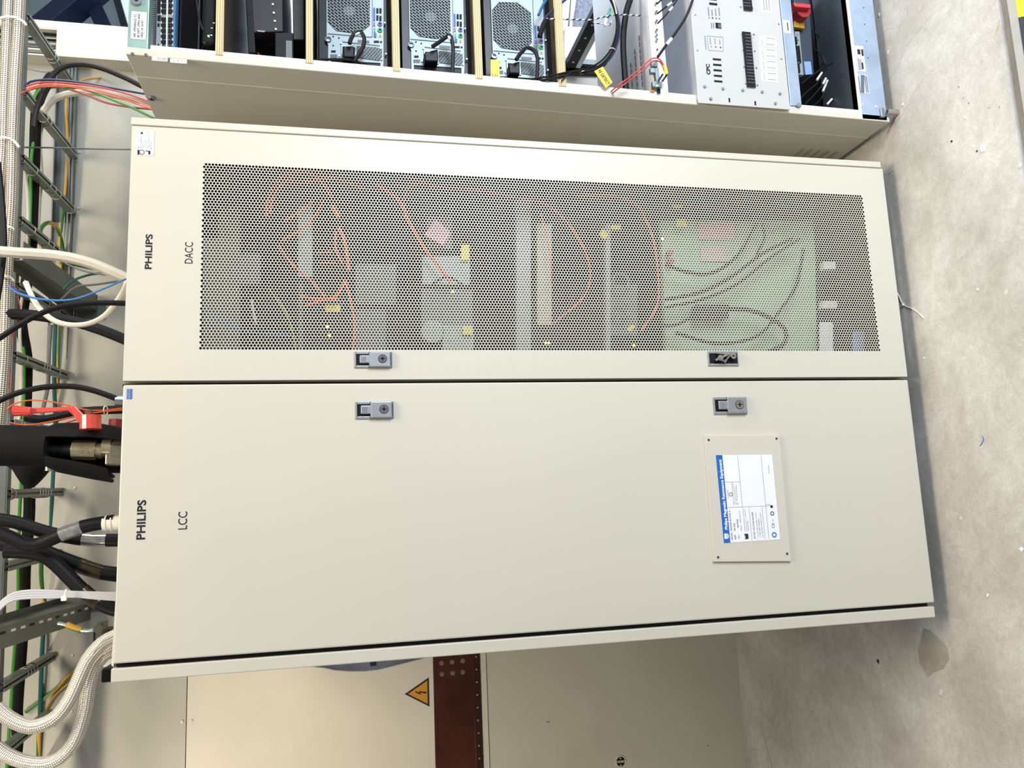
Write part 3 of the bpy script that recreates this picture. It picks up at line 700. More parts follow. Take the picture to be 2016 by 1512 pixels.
for q in ((908, 924, 482, 512), (912, 930, 642, 659), (1333, 1351, 432, 446), (640, 670, 600, 613), (1325, 1344, 403, 409), (1204, 1222, 443, 452)): inner('yellow_tag', R4(*q), YEL, YI-.01, .003)
inner('yellow_tag', [(1180, 460), (1188, 451), (1198, 463), (1189, 471)], YEL, YI-.01, .003); inner('yellow_tag', [(1234, 648), (1246, 638), (1251, 643), (1240, 653)], YEL, YI-.01, .003)
for x, y in ((1318, 499), (1319, 516)):
    p = A(x, y, YI); MB().cyl((p.x, YI-.01, p.z), (p.x, YI+.01, p.z), .008, 12).build('red_plug', SRED, dacc, smooth=True)
for x, y in ((649, 661), (891, 574), (1074, 675), (1080, 675), (1304, 470), (1248, 680), (645, 644)):
    p = A(x, y, YI-.02); MB().cyl((p.x, YI-.022, p.z), (p.x, YI-.018, p.z), .003, 8).build('indicator_light', LEDY, dacc)
inner('connector_block', R4(1370, 1435, 600, 626), BLACK, YI-.02, .03)
inner('white_label', R4(1614, 1640, 634, 700), WHITE, YI-.01, .003); inner('white_cap', R4(1622, 1645, 515, 530), WPLAS, YI); inner('white_cap', R4(1620, 1648, 592, 606), WPLAS, YI); inner('white_label', R4(1680, 1702, 652, 700), LBLUE, YI, .003)
def ic_(pts, wpx, m, nm, Y=YI-.03): return cable(pts, wpx, m, nm, None, None, Y, None, dacc, 6)
for pts, wp in (([(524, 425), (527, 395), (545, 358), (575, 338), (605, 338), (635, 360), (655, 390)], 4), ([(532, 420), (536, 392), (552, 365), (580, 348)], 4), ([(655, 405), (668, 428)], 6),
                ([(668, 448), (680, 480), (687, 533)], 5), ([(661, 455), (661, 490), (675, 520)], 3), ([(550, 485), (575, 520), (610, 550), (640, 585)], 3.5), ([(590, 583), (620, 588), (660, 585), (680, 553)], 4), ([(600, 603), (640, 590), (665, 590)], 3.5),
                ([(680, 553), (690, 590), (698, 640), (694, 700)], 3.5), ([(553, 475), (595, 450), (620, 425), (637, 395)], 3), ([(560, 435), (600, 410), (615, 395)], 3), ([(622, 498), (655, 496)], 3), ([(630, 518), (660, 518)], 3),
                ([(740, 362), (785, 393), (805, 435), (830, 480), (860, 520), (888, 557)], 4.5), ([(798, 430), (796, 395), (805, 368), (830, 360)], 3), ([(790, 343), (860, 366), (940, 374), (1020, 390), (1080, 405), (1130, 455), (1160, 520), (1152, 580), (1090, 637)], 2.5),
                ([(1065, 420), (1075, 460), (1083, 510), (1085, 560)], 2.5), ([(1135, 385), (1200, 385), (1250, 400), (1275, 440), (1290, 490), (1297, 570), (1290, 610), (1262, 652)], 3), ([(560, 355), (600, 360), (650, 350), (720, 372)], 2.5)):
    ic_(pts, wp*1.3, ORANGE, 'fibre_cable')
for pts, wp in (([(1310, 520), (1350, 535), (1400, 538), (1450, 505), (1490, 440)], 5), ([(1310, 590), (1380, 575), (1440, 545), (1500, 500), (1560, 470)], 5), ([(1310, 605), (1380, 590), (1450, 560), (1520, 505), (1575, 470)], 4),
                ([(1330, 655), (1400, 675), (1460, 672), (1500, 655), (1535, 612), (1568, 560), (1582, 490)], 4.5), ([(1435, 608), (1480, 612), (1520, 628), (1546, 650), (1545, 675), (1520, 690), (1490, 700)], 6), ([(1370, 620), (1330, 640), (1300, 640)], 4), ([(1500, 440), (1505, 470), (1490, 500)], 4)):
    ic_(pts, wp*1.7, BLACK, 'black_cable')
ic_([(400, 610), (450, 640), (500, 655), (570, 660)], 3, BLUEC, 'blue_cable'); ic_([(530, 570), (560, 610), (575, 650), (585, 700)], 3, mat('lime_wire', '8f9a3a', .5), 'green_cable')
ic_([(495, 590), (500, 620), (505, 640)], 5, WCAB, 'white_cable'); ic_([(850, 560), (880, 545), (910, 560)], 5, BLACK, 'black_cable')
#PART2
# ------------------------------------------------------------------ open rack on the right
YF = -0.02
def XS(z): return 1.0095+.0163*z
c3 = thing('open_rack', (1.32, .4, 0), 'open fronted cream rack on the right, holding three grey computers', 'rack')
zb3, zt3 = A(1752, 238, YF).z, A(247, 107, YF).z
dd_ = ray(800, 196); YSM = (CAMP+dd_*((XS(1.3)-CAMP.x)/dd_.x)).y
def slab(x0f, x1f, y0, y1, z0, z1):     # sheared slab following the slightly leaning side
    return [(XS(z0)+x0f, y0, z0), (XS(z0)+x1f, y0, z0), (XS(z0)+x1f, y1, z0), (XS(z0)+x0f, y1, z0), (XS(z1)+x0f, y0, z1), (XS(z1)+x1f, y0, z1), (XS(z1)+x1f, y1, z1), (XS(z1)+x0f, y1, z1)]
sp = MB().hexa(slab(0, .018, YF, YSM, zb3, zt3)).build('side_panel', PAINT, c3, 'cream front strip of the side panel', bevel=.002)
MB().hexa([(XS(z)+dx, yy, z) for z, sgn in ((zb3, 0), (zt3, 0)) for dx, yy in ((-.0009, YSM-.002), (.004, YSM-.002), (.004, YSM+.001), (-.0009, YSM+.001))]).build('fold_highlight', PAINTW, c3)  # paler strip stands for the light caught along the panel seam
sp2 = MB().hexa(slab(.0022, .018, YSM+.0012, .84, zb3-.004, zt3)).build('side_panel', PAINT, c3, bevel=.001)
MB().hexa(slab(.018, .030, YF+.004, YF+.02, zb3+.09, zt3-.05)).build('inner_flange', PAINTW, c3, 'pale inner flange', bevel=.001)
for k in range(5):
    z = .17-.028*k+.0; 
    MB().hexa([(XS(z)-.001, .17+.0*k, z-.003), (XS(z)+.003, .17, z-.003), (XS(z)+.003, .66, z-.003), (XS(z)-.001, .66, z-.003), (XS(z)-.001, .17, z+.001), (XS(z)+.003, .17, z+.001), (XS(z)+.003, .66, z+.001), (XS(z)-.001, .66, z+.001)]).build('louvre', mat('louvre_shade_grey', '8f897b', .5), c3)  # louvres painted darker to stand for the shade in their recesses
q = A(299, 195, 0); d_ = ray(299, 195)
tt = (XS(1.85)-.0005-CAMP.x)/d_.x; q = CAMP+d_*tt
MB().cyl((q.x+.003, q.y, q.z), (q.x-.001, q.y, q.z), .009, 16).build('screw', STEEL, c3, smooth=True); MB().cyl((q.x+.001, q.y, q.z), (q.x-.0016, q.y, q.z), .004, 6).build('screw_socket', DARK, c3)
for yy in (YF, .80): MB().box(1.62, 1.64, yy, yy+.03, .03, zt3).build('corner_upright', STEEL, c3)
MB().box(1.064, 1.62, .05, .82, zt3-.008, zt3-.002).build('top_panel', PAINT, c3)
for x in (1.06, 1.58):
    for y in (.06, .76):
        MB().cyl((x, y, 0), (x, y, .05), .018, 12).build('foot', BLACK, c3, smooth=True)
XE = 1.618
def fr(mb, x0, x1, y0, y1, Y, dep): return rect(mb, x0, x1, y0, y1, Y, dep)
# top rail
def span(x0, x1, ya, Y, dep, xr=XE, yref=40):
    z1, z0 = A(x0, yref, Y).z, A(x1, yref, Y).z; xl = A((x0+x1)/2, ya, Y).x
    return MB().box(xl, xr, Y, Y+dep, z0, z1)
tr_ = span(252, 293, 108, YF+.002, .035).build('top_rail', GALVG, c3, 'greenish galvanised top cross rail', bevel=.002)
for x, y in ((260.5, 106), (287, 108)):
    p = A(x, y, YF); MB().cyl((p.x, YF+.002, p.z), (p.x, YF-.001, p.z), .0035, 10).build('rivet', STEEL, tr_, smooth=True); MB().cyl((p.x, YF, p.z), (p.x, YF-.0014, p.z), .0012, 8).build('rivet_hole', DARK, tr_)
p = A(269, 1, YF); MB().cyl((p.x, YF+.002, p.z), (p.x, YF-.003, p.z), .012, 18).build('big_screw', STEEL, tr_, smooth=True); MB().cyl((p.x, YF, p.z), (p.x, YF-.0034, p.z), .0045, 6).build('screw_socket', DARK, tr_)
lb = MB(); rect(lb, 258, 288, 23, 77, YF+.0012, .001); lbo = lb.build('warning_label', WHITE, tr_, 'white label about keeping air openings free of dust')
for i, (t_, w_) in enumerate((('AIR OPENINGS TO', 46), ('BE KEPT OPEN AND', 47), ('FREE OF DUST', 34))):
    a = A(267+i*7.2, 73.5, YF+.0006); b = A(267+i*7.2, 73.5-w_, YF+.0006)
    text(t_, a, 1, INK, tr_, 'label_text', width=(b-a).length, height=A(262.2+i*7.2, 73, YF).z-A(267+i*7.2, 73, YF).z, ext=0, bold=.01)
def on_strip(x0, x1, y0, y1): 
    m_ = MB(); rect(m_, x0, x1, y0, y1, YF-.0006, .001); return m_
s1 = on_strip(299, 330, 112, 120).build('white_sticker', WHITE, c3, 'small white sticker with a pixel code'); s2 = on_strip(335, 368, 116, 124).build('white_sticker', WHITE, c3, 'small white sticker with spaced letters')
for i, ch in enumerate('DACC'):
    a = A(344.5+7.3*i, 121.5, YF-.001); text(ch, a, .0052, INK, s2, 'print', ext=0, bold=.01)
for i in range(3):
    m_ = MB(); rect(m_, 309, 328, 113.5+i*2, 114.3+i*2, YF-.0009, .0002); m_.build('print', GINK, s1)
# plywood shelves
for x0, x1 in ((425, 440), (602, 616), (772, 786), (933, 946.5), (1093.5, 1108)):
    z1, z0 = A(x0, 40, YF).z, A(x1, 40, YF).z; xl = XS(z0)+.019
    sh_ = MB().box(xl, XE, YF, YF+.012, z0, z1).build('plywood_shelf', WOODE, c3, 'pale plywood shelf edge')
    MB().box(xl+.012, XE, YF+.012, .76, z0, z1).build('shelf_board', WOODD, sh_, 'dark filmed face of the plywood')
# rear parts seen through the openings
MB().box(1.03, 2.2, .93, .95, .75, 1.86).build('white_partition', HALLW, None, 'white partition glimpsed behind the shelves of the open rack', 'partition')
rp = MB(); quad(rp, [(1112, 52), (1300, 60), (1300, 122), (1112, 122)], .84, .01); rp.build('rear_panel', PAINTW, c3, 'pale rear panel')
rp = MB(); quad(rp, [(1110, 147), (1290, 152), (1290, 230), (1110, 230)], .84, .01); rp.build('rear_panel', PAINTW, c3)
rp = MB(); quad(rp, [(1100, 122), (1290, 128), (1290, 147), (1100, 144)], .82, .015); rp.build('rear_rail', BLACK, c3)
rp = MB(); quad(rp, [(1108, -30), (1125, -30), (1117, 60), (1108, 60)], .95, .01); quad(rp, [(1127, -30), (1139, -30), (1125, 60), (1121, 60)], .95, .01)
rp.build('white_board', HALLW, None, 'white board strips glimpsed behind the rack above the slotted rail', 'board')
rp = MB(); quad(rp, [(1139, -30), (1290, -30), (1290, 60), (1125, 60)], .955, .01); rp.build('speckled_board', CARPET, None, 'grey speckled board glimpsed behind the slotted black rail', 'board')
P0 = A(1124, 128, .80); rl = MB().box(P0.x-.012, P0.x+.012, .02, .80, P0.z-.016, P0.z+.022).build('slotted_rail', BLACK, c3, 'black slotted rail running to the back')
MB().box(P0.x-.010, P0.x+.016, .02, .80, P0.z-.035, P0.z-.0165).build('rail_flange', SILV, c3)
for i in range(9):
    y = .76-.075*i; MB().cyl((P0.x-.0122, y, P0.z+.004), (P0.x-.0132, y, P0.z+.004), .0045, 10).build('rail_hole', WPLAS, rl)

# network switch
sw = thing('network_switch', (1.33, .1, A(345, 40, 0).z), 'grey network switch with rows of black sockets at the top of the open rack', 'switch')
span(298, 308, 106, .015, .25, 1.6).build('vent_grille', mat('vent_grey', '8b8a88', .5, .2, .1), sw, 'ribbed grey vent strip')
for i in range(26):
    m_ = MB(); rect(m_, 300, 307, 4*i-1, 4*i+.6, .0135, .002); m_.build('vent_rib', GREY, sw)
span(308, 341, 103, .0, .28, 1.6).build('front_panel', PCG, sw, bevel=.001); span(341.5, 345, 102, -.002, .28, 1.6).build('blue_stripe', mat('switch_blue', '3c6f96', .4), sw)
for row, (xa, xb) in enumerate(((317, 327), (331, 340))):
    for g0, n_ in ((33.5, 6), (-38, 6)):
        for k in range(n_):
            y0 = g0+11*k; m_ = MB(); rect(m_, xa, xb, y0+.8-row*0, y0+10.2, -.0012, .0015); m_.build('socket', DARK, sw)
            m_ = MB(); xx = xa-.5 if row == 0 else xb-1; rect(m_, xx, xx+1.8, y0+8.4, y0+13, -.002, .001); m_.build('socket_tab', WPLAS, sw)
m_ = MB(); rect(m_, 327.4, 330.4, -40, 98, -.0012, .001); m_.build('number_strip', mat('pale_green_strip', 'd3e0c4', .5), sw)
for q in ((310, 316, 30, 41), (310, 314, 46, 52), (310, 316, -20, 26)): m_ = MB(); rect(m_, *q, -.0012, .001); m_.build('socket', DARK, sw)
for x, y in ((312, 88), (312, 100)): p = A(x, y, 0); MB().cyl((p.x, 0, p.z), (p.x, -.0012, p.z), .0018, 8).build('button', DARK, sw)

# black units below the switch and above the first shelf
d1 = thing('black_receiver', (1.3, .1, A(395, 40, 0).z), 'glossy black unit directly under the network switch', 'device')
span(349, 396, 112, .03, .3, 1.58).build('housing', mat('gloss_black', '06070b', .15, 0, .2, 8), d1, bevel=.006)
d2 = thing('black_modem', (1.3, .1, A(424, 40, 0).z), 'black rounded unit with a small green light standing on the top plywood shelf', 'device')
span(398, 424.5, 88, .01, .16, 1.5).build('housing', BLACK, d2, bevel=.008)
p = A(410, 69, .005); MB().cyl((p.x, .011, p.z), (p.x, .008, p.z), .002, 8).build('indicator_light', LED, d2)
for x, y in ((416, 69), (417, 55), (421, 45)): m_ = MB(); rect(m_, x-2, x+2, y-.8, y+.8, .009, .0015); m_.build('print', WPLAS, d2)
cable([(385, -10), (389, 15), (393, 40), (400, 60)], 4, BLACK, 'black_lead', 'thin black lead hanging between the two black units under the switch', 'cable', .0)
# units between first and second shelf
d3 = thing('drawer_unit', (1.3, .2, A(556, 40, .1).z), 'dark grey drawer unit hanging under the top plywood shelf with a row of pale dots', 'unit')
m_ = MB(); quad(m_, [(484, -200), (553, -200), (557, 62), (499, 64)], .06, .45); m_.build('housing', mat('dark_brown_metal', '2b2726', .45, .2, .1), d3, bevel=.002)
m_ = MB(); quad(m_, [(473, -200), (484, -200), (503, 104), (489, 104)], .05, .4); m_.build('side_bracket', BLACK, d3, bevel=.002)
for x, y in ((537, 7), (539, 24), (541, 40), (543, 56)): p = A(x, y, .055); MB().cyl((p.x, .06, p.z), (p.x, .057, p.z), .0028, 10).build('hole', WPLAS, d3)
m_ = MB(); quad(m_, [(505, 59), (523, 61), (520, 63), (508, 62)], .055, .004); m_.build('catch', STEEL, d3)
d4 = thing('black_power_supply', (1.12, .1, A(578, 90, .05).z), 'black box with a grey rating label above the second plywood shelf', 'device')
m_ = MB(); quad(m_, [(541, 64), (577, 64), (578, 127), (541, 124)], .05, .25); m_.build('housing', BLACK, d4, bevel=.002)
m_ = MB(); rect(m_, 563, 575, 80, 119, .048, .002); m_.build('rating_label', DGCAB, d4)
d5 = thing('dark_unit', (1.25, .2, A(600, 40, .1).z), 'dark flat unit lying just above the second plywood shelf', 'unit')
m_ = MB(); quad(m_, [(573, -200), (598, -200), (599, 78), (577, 78)], .06, .5); m_.build('housing', mat('dark_brown_metal', '2b2726', .45, .2, .1), d5, bevel=.002)
m_ = MB(); quad(m_, [(503, 66), (541, 66), (541, 88), (503, 86)], .1, .3); m_.build('cross_bar', BLACK, d3)
cable([(508, 104), (512, 118), (522, 128)], 3, RED, 'red_wire', 'thin red wires dropping behind the side of the rack under the drawer unit, left one', 'wire', .1)
cable([(512, 106), (522, 116), (538, 121)], 2, RED, 'red_wire', 'thin red wire curving sideways under the drawer unit', 'wire', .12)
cable([(535, 126), (560, 122), (610, 119), (650, 117), (690, 118), (715, 126), (745, 134)], 5, RUBBER, 'mains_cable', 'black power cord crossing in front of the second shelf and the first computer', 'cable', -.005)

# computers
def make_pc():
    Yp = .03
    t = thing('computer', (A(700, 40, Yp).x, .25, A(773, 40, Yp).z), 'grey computer lying on the topmost of the three computer shelves', 'computer', None)
    za, zb = A(624, 60, Yp).z-.002, A(772, 40, YF).z+.0006; xl = A(700, 152, Yp).x
    MB().box(xl, xl+.44, Yp+.006, .45, zb, za).build('housing', mat('computer_black', '07080a', .3, 0, .1), t, bevel=.003)
    MB().box(xl-.0+.0, xl+.44, Yp+.002, Yp+.006, A(762, 60, Yp).z, A(771, 60, Yp).z).build('foam_strip', FOAM, t)
    def F(nm, pix, m, lift=0., dep=.002, lab=None, bev=0):
        b_ = MB(); quad(b_, pix, Yp-lift, dep); return b_.build(nm, m, t, lab, bevel=bev)
    F('rear_panel', [(643, -190), (755, -190), (755, 122), (753, 146), (749, 146), (749, 124), (651, 118), (651, 137), (646, 137), (646, 88), (643, 80)], PCG, 0, .006, 'light grey rear plate')
    F('drive_bay', [(651, 118), (749, 124), (750, 150), (652, 150)], mat('bay_dark', '2a2c2e', .5), -.003, .003)
    m_ = MB()
    for k in range(22):
        for r_ in range(2):
            x = 672+k*3.4; m_.box(A(x, 137, Yp).x-.0, A(x, 137, Yp).x+.002, Yp+.001, Yp+.003, A(x+1.6, 137+r_*5, Yp).z, A(x, 137+r_*5, Yp).z)
    # fan opening
    octa = [(661, -34), (702, -32), (728, -12), (728, 50), (711, 64), (698, 66), (662, 61), (645, 43), (645, -18)]
    ro = F('fan_opening', octa, DARK, .0006, .001)
    cp = A(687, 22, Yp); MB().cyl((cp.x, Yp-.0008, cp.z), (cp.x, Yp-.0012, cp.z), .014, 18).build('fan_hub', mat('fan_hub_grey', '3a4044', .5), ro)
    # grille webs clipped to the octagon
    O = [(A(x, y, Yp).x, A(x, y, Yp).z) for x, y in octa]; cx_, cz_ = sum(p[0] for p in O)/len(O), sum(p[1] for p in O)/len(O)
    def clip(p, q, poly):
        t0, t1 = 0., 1.; dx, dz = q[0]-p[0], q[1]-p[1]; n_ = len(poly)
        for i in range(n_):
            a, b = poly[i], poly[(i+1) % n_]; nx, nz = -(b[1]-a[1]), b[0]-a[0]
            if nx*(cx_-a[0])+nz*(cz_-a[1]) < 0: nx, nz = -nx, -nz
            num = nx*(a[0]-p[0])+nz*(a[1]-p[1]); den = nx*dx+nz*dz
            if abs(den) < 1e-12:
                if num > 0: return None
                continue
            t_ = num/den
            if den > 0: t0 = max(t0, t_)
            else: t1 = min(t1, t_)
        return None if t0 >= t1 else ((p[0]+dx*t0, p[1]+dz*t0), (p[0]+dx*t1, p[1]+dz*t1))
    g_ = MB()
    th = math.radians(52); ux, uz = math.cos(th), math.sin(th); vx, vz = -uz, ux; s_, L_ = .0062, .0115
    for i in range(-14, 15):
        a = (cx_+vx*s_*i-ux*.12, cz_+vz*s_*i-uz*.12); b = (cx_+vx*s_*i+ux*.12, cz_+vz*s_*i+uz*.12); r_ = clip(a, b, O)
        if r_: g_.bar((r_[0][0], Yp-.0014, r_[0][1]), (r_[1][0], Yp-.0014, r_[1][1]), .0011, .0008, (0, 1, 0))
        for k in range(-9, 10):
            o_ = (k+(.5 if i % 2 else 0))*L_
            a = (cx_+vx*s_*i+ux*o_, cz_+vz*s_*i+uz*o_); b = (a[0]+vx*s_, a[1]+vz*s_); r_ = clip(a, b, O)
            if r_ : g_.bar((r_[0][0], Yp-.0014, r_[0][1]), (r_[1][0], Yp-.0014, r_[1][1]), .0011, .0008, (0, 1, 0))
    g_.build('fan_grille', PCG, t, 'woven pattern grille over the fan', kind='stuff')
    # small grille
    so_ = [(703, 90), (740, 93), (752, 97), (752, 117), (746, 120), (703, 114)]
    F('small_grille_opening', so_, DARK, .0006, .001); O = [(A(x, y, Yp).x, A(x, y, Yp).z) for x, y in so_]; cx_, cz_ = sum(p[0] for p in O)/6, sum(p[1] for p in O)/6
    g_ = MB()
    for i in range(-12, 13):
        a = (cx_+vx*.0036*i-ux*.06, cz_+vz*.0036*i-uz*.06); b = (a[0]+ux*.12, a[1]+uz*.12); r_ = clip(a, b, O)
        if r_: g_.bar((r_[0][0], Yp-.0014, r_[0][1]), (r_[1][0], Yp-.0014, r_[1][1]), .0009, .0008, (0, 1, 0))
        a = (cx_+vx*.06+ux*.0062*i, cz_+vz*.06+uz*.0062*i); b = (a[0]-vx*.12, a[1]-vz*.12); r_ = clip(a, b, O)
        if r_: g_.bar((r_[0][0], Yp-.0014, r_[0][1]), (r_[1][0], Yp-.0014, r_[1][1]), .0008, .0008, (0, 1, 0))
    g_.build('small_grille', PCG, t, kind='stuff')
    # pressed frame lines
    for a, b in (((645, 66), (729, 73)), ((733, -60), (733, 72)), ((729, 73), (733, 72)), ((674, 82), (748, 90))):
        MB().bar(A(*a, Yp-.001), A(*b, Yp-.001), .0018, .001, (0, 1, 0)).build('pressed_edge', DGCAB, t)
    # inlet and ports
    F('power_inlet', [(671, 88), (702, 91), (702, 116), (672, 115)], STEEL, .003, .003, bev=.001)
    F('inlet_recess', [(674, 91), (699, 93), (699, 113), (674, 112)], DARK, .0036, .001)
    F('blue_port', [(735, 15), (738.5, 15), (738.5, 40), (735, 40)], USBB, .002)
    for (x, y) in ((741, 16), (747, 16), (741, 30), (747, 31)): F('socket', R4(x, x+4.2, y, y+9.5), DARK, .002)
    F('port_mark', R4(735, 738.5, 43, 51), PORTP, .002); F('port_mark', R4(736, 739, 55, 63), PORTG, .002); F('port_mark', R4(736, 741, 65, 73), USBB, .002)
    for (y, m) in ((48, PORTP), (60, PORTG)):
        p_ = A(748, y, Yp); MB().cyl((p_.x, Yp, p_.z), (p_.x, Yp-.003, p_.z), .0058, 14).build('round_port', m, t, smooth=True); MB().cyl((p_.x, Yp-.003, p_.z), (p_.x, Yp-.0034, p_.z), .003, 8).build('port_hole', DARK, t)
    p_ = A(748, 71, Yp); MB().cyl((p_.x, Yp, p_.z), (p_.x, Yp-.002, p_.z), .0035, 12).build('round_port', YEL, t); MB().cyl((p_.x, Yp-.002, p_.z), (p_.x, Yp-.0024, p_.z), .0015, 8).build('port_hole', DARK, t)
    F('slot', R4(736, 746, 80, 84), DARK, .001); F('slot', R4(748, 752, 81, 84), DARK, .001); F('name_plate', [(704, 78), (727, 80), (727, 85), (704, 83)], mat('name_plate_dark', '3c4648', .4), .001)
    F('slot', R4(652, 661, 99, 103), DARK, .001); F('grey_mark', R4(650, 664, 107, 114), GREY, .0005)
    for x, y in ((656, 72), (667, 75), (656, 90)): p_ = A(x, y, Yp); MB().cyl((p_.x, Yp, p_.z), (p_.x, Yp-.0008, p_.z), .0021, 8).build('hole', DARK, t)
    for x, y in ((668, 111), (752, 118), (750, 96), (671, 86), (757.5, 46), (760, 107), (759, 138)): p_ = A(x, y, Yp); MB().cyl((p_.x, Yp+.002, p_.z), (p_.x, Yp-.003, p_.z), .0022, 10).build('screw', STEEL, t, smooth=True)
    p_ = A(646, 78, Yp); MB().ring((p_.x, Yp-.002, p_.z), (0, 1, 0), .006, .002, 16, 6).build('lock_loop', STEEL, t, smooth=True)
    return t, Yp
pc, Yp = make_pc()
base_pt = A(690, 64, Yp)
pts_ = [(690, 64), (852, 75), (1017, 98)]
labs = ['grey computer lying on the middle of the three computer shelves', 'grey computer lying on the lowest of the three computer shelves, beside a yellow tag']
zsh = [A(772, 40, YF).z, A(933, 40, YF).z, A(1093.5, 40, YF).z]
for i in (1, 2):
    q = A(*pts_[i], Yp); dup(pc, (q.x-base_pt.x, 0, zsh[i]-zsh[0]), labs[i-1])
for o_ in [pc]+[o for o in bpy.data.objects if o.name.startswith('computer.') and o.parent is None]: o_['group'] = 'computers on the plywood shelves'
# power leads plugged into each computer
def lead(pts, plug, tie, lab, Y=.0):
    t = thing('power_lead', A(plug[0][0], plug[0][1], Y), lab, 'cable', 'power leads of the computers')
    m_ = MB(); quad(m_, plug, .004, .03); m_.build('plug', BLACK, t, bevel=.003)
    P = [A(x, y, Y-.01) for x, y in pts]; MB().tube(P, 4.2*PX(0), 8).build('cord', RUBBER, t, smooth=True)
    MB().tube([A(x, y, Y-.01) for x, y in tie], 4.6*PX(0)*.62+.0008, 10, smooth=False).build('cord_tag', WPLAS, t, 'white tag round the cord', smooth=True)
lead([(688, 86), (692, 74), (699, 66), (709, 63), (716, 72), (717, 84), (712, 98), (702, 114), (698, 122)], [(675, 90), (697, 90), (698, 113), (676, 112)], [(696, 69), (710, 63.5)], 'black power lead with a white tag plugged into the topmost computer')
lead([(851, 92), (866, 82), (877, 74), (885, 69), (890, 80), (892, 100), (891, 130), (891, 158)], [(835, 103), (862, 96), (863, 121), (837, 120)], [(881, 72), (890, 78)], 'black power lead plugged into the middle computer, hanging straight down')
lead([(1016, 118), (1024, 106), (1032, 98), (1040, 94), (1052, 100), (1058, 114), (1058, 140), (1057, 155)], [(1001, 126), (1023, 120), (1024, 145), (1003, 144)], [(1029, 101), (1036, 96)], 'black power lead looping over and down from the lowest computer')
m_ = MB(); quad(m_, [(966, 117), (983, 118), (984, 164), (966, 163)], .0, .002); yt_ = m_.build('yellow_tag', YEL, None, 'upright yellow tag with small dark print hanging at the left of the lowest computer', 'tag')
for k in range(4): m_ = MB(); rect(m_, 969+k*3.4, 970+k*3.4, 145+k % 2*3, 162, -.0006, .0004); m_.build('print', INK, yt_)

# cables around the lower opening
cable([(1062, 72), (1066, 50), (1078, 30), (1096, 14), (1120, -6)], 5, NAVY, 'network_cable', 'dark blue cable rising from the lowest computer towards the upper right', 'cable', -.01)
cable([(1060, 30), (1068, 12), (1080, -8)], 6, mat('mid_blue_cable', '23608f', .4), 'network_cable', 'short bright blue cable at the top edge beside the lowest computer', 'cable', -.01)
m_ = MB(); m_.tube([A(1074, 40, -.012), A(1068, 56, -.012), A(1062, 72, -.012)], .006, 8); m_.build('cable_plug', BLACK, None, 'black plug on the dark blue cable at the lowest computer', 'plug', smooth=True)
cable([(1076, 37), (1110, 38), (1140, 39), (1165, 39), (1190, 33), (1215, 29), (1262, 31)], 3.4, TWIST, 'twisted_wire', 'black and white twisted wire stretched across the opening below the plywood shelf', 'wire', -.015)
cable([(1162, 41), (1176, 46), (1190, 48), (1200, 50), (1204, 40)], 2.6, TWIST, 'twisted_wire', 'short curled end of black and white twisted wire by the green connector', 'wire', -.012)
m_ = MB(); quad(m_, [(1196, 26), (1201, 14), (1204, 18), (1200, 33), (1193, 34)], -.01, .01); m_.build('green_connector', PORTG, None, 'small green connector on the twisted wire', 'connector', bevel=.001)
m_ = MB(); quad(m_, [(1191, 35), (1197, 35), (1193, 50), (1189, 49)], -.014, .008); m_.build('white_connector', WPLAS, None, 'small white connector under the green one', 'connector', bevel=.001)
BN = [(1000, 166, .01), (1040, 162, .0), (1080, 156, -.022), (1120, 147, -.022), (1150, 142), (1180, 130), (1202, 108), (1214, 78), (1217, 50), (1211, 20), (1198, -10)]
cable(BN, 6, RUBBER, 'black_cable', 'thick black cable of the bundle curving up before the slotted rail', 'cable', -.02)
cable([(p_[0]-3, p_[1]-5)+tuple(p_[2:]) for p_ in BN], 4, RUBBER, 'black_cable', 'thinner black cable inside the curved bundle before the slotted rail', 'cable', -.018)
cable([(x+4, y+1) for x, y in BN[4:]], 4, NAVY, 'blue_cable', 'dark blue cable on the outside of the curved bundle before the slotted rail', 'cable', -.018)
cable([(1203, -8), (1210, 10), (1214, 28)], 4, BRASS, 'brass_sleeve', 'brass coloured sleeve at the top of the curved cable bundle', 'sleeve', -.028)
cable([(1105, 160), (1125, 142), (1160, 140), (1190, 130), (1195, 120)], 3, RUBBER, 'black_cable', 'thin black cable looping round the bundle near the yellow tag', 'cable', -.026)
for (x, y, a_) in ((1146, 143, 0), (1205, 98, 1)):
    p = A(x, y, -.02); q = A(x+(6 if a_ else 1), y+(3 if a_ else 8), -.02); MB().ring(p, (q-A(x-1 if not a_ else x-6, y, -.02)).cross(Vector((0, 1, 0))) if a_ else (1, 0, .3), .0075, .0011, 16, 5).build('cable_tie', WPLAS, None, 'white cable tie on the curved black bundle, '+('upper one' if a_ else 'lower one by the yellow tag'), 'cable tie')
tg = thing('yellow_tag', A(1190, 150, -.03), 'slanted yellow tag lettered DETECT hanging on the curved bundle', 'tag')
tq = [(1170, 140), (1187, 131), (1206, 162), (1193, 173)]
m_ = MB(); quad(m_, tq, -.03, .001); m_.build('tag', YEL, tg)
a, b = A(1180, 138, -.0305), A(1200, 168, -.0305)
text('RE DETECT', A(1199.5, 165.5, -.0305), 1, INK, tg, 'print', right=tuple(A(1181, 138, -.0305)-A(1199.5, 165.5, -.0305)), up=tuple((A(1175, 142, -.0305)-A(1182, 138, -.0305))), width=.001, height=.001) if False else None
# lettering runs down the tag
r_ = (A(1201, 163, -.0305)-A(1182, 134, -.0305)); u_ = Vector((-r_.z, 0, r_.x)); u_ = u_ if u_.x > 0 else -u_
o_ = A(1177, 139, -.0308)
text('RE DETECT', o_, 1, INK, tg, 'print', right=tuple(r_), up=(-r_.z, 0, r_.x), width=r_.length*.98, height=8*PX(-.03), ext=0, bold=.01)

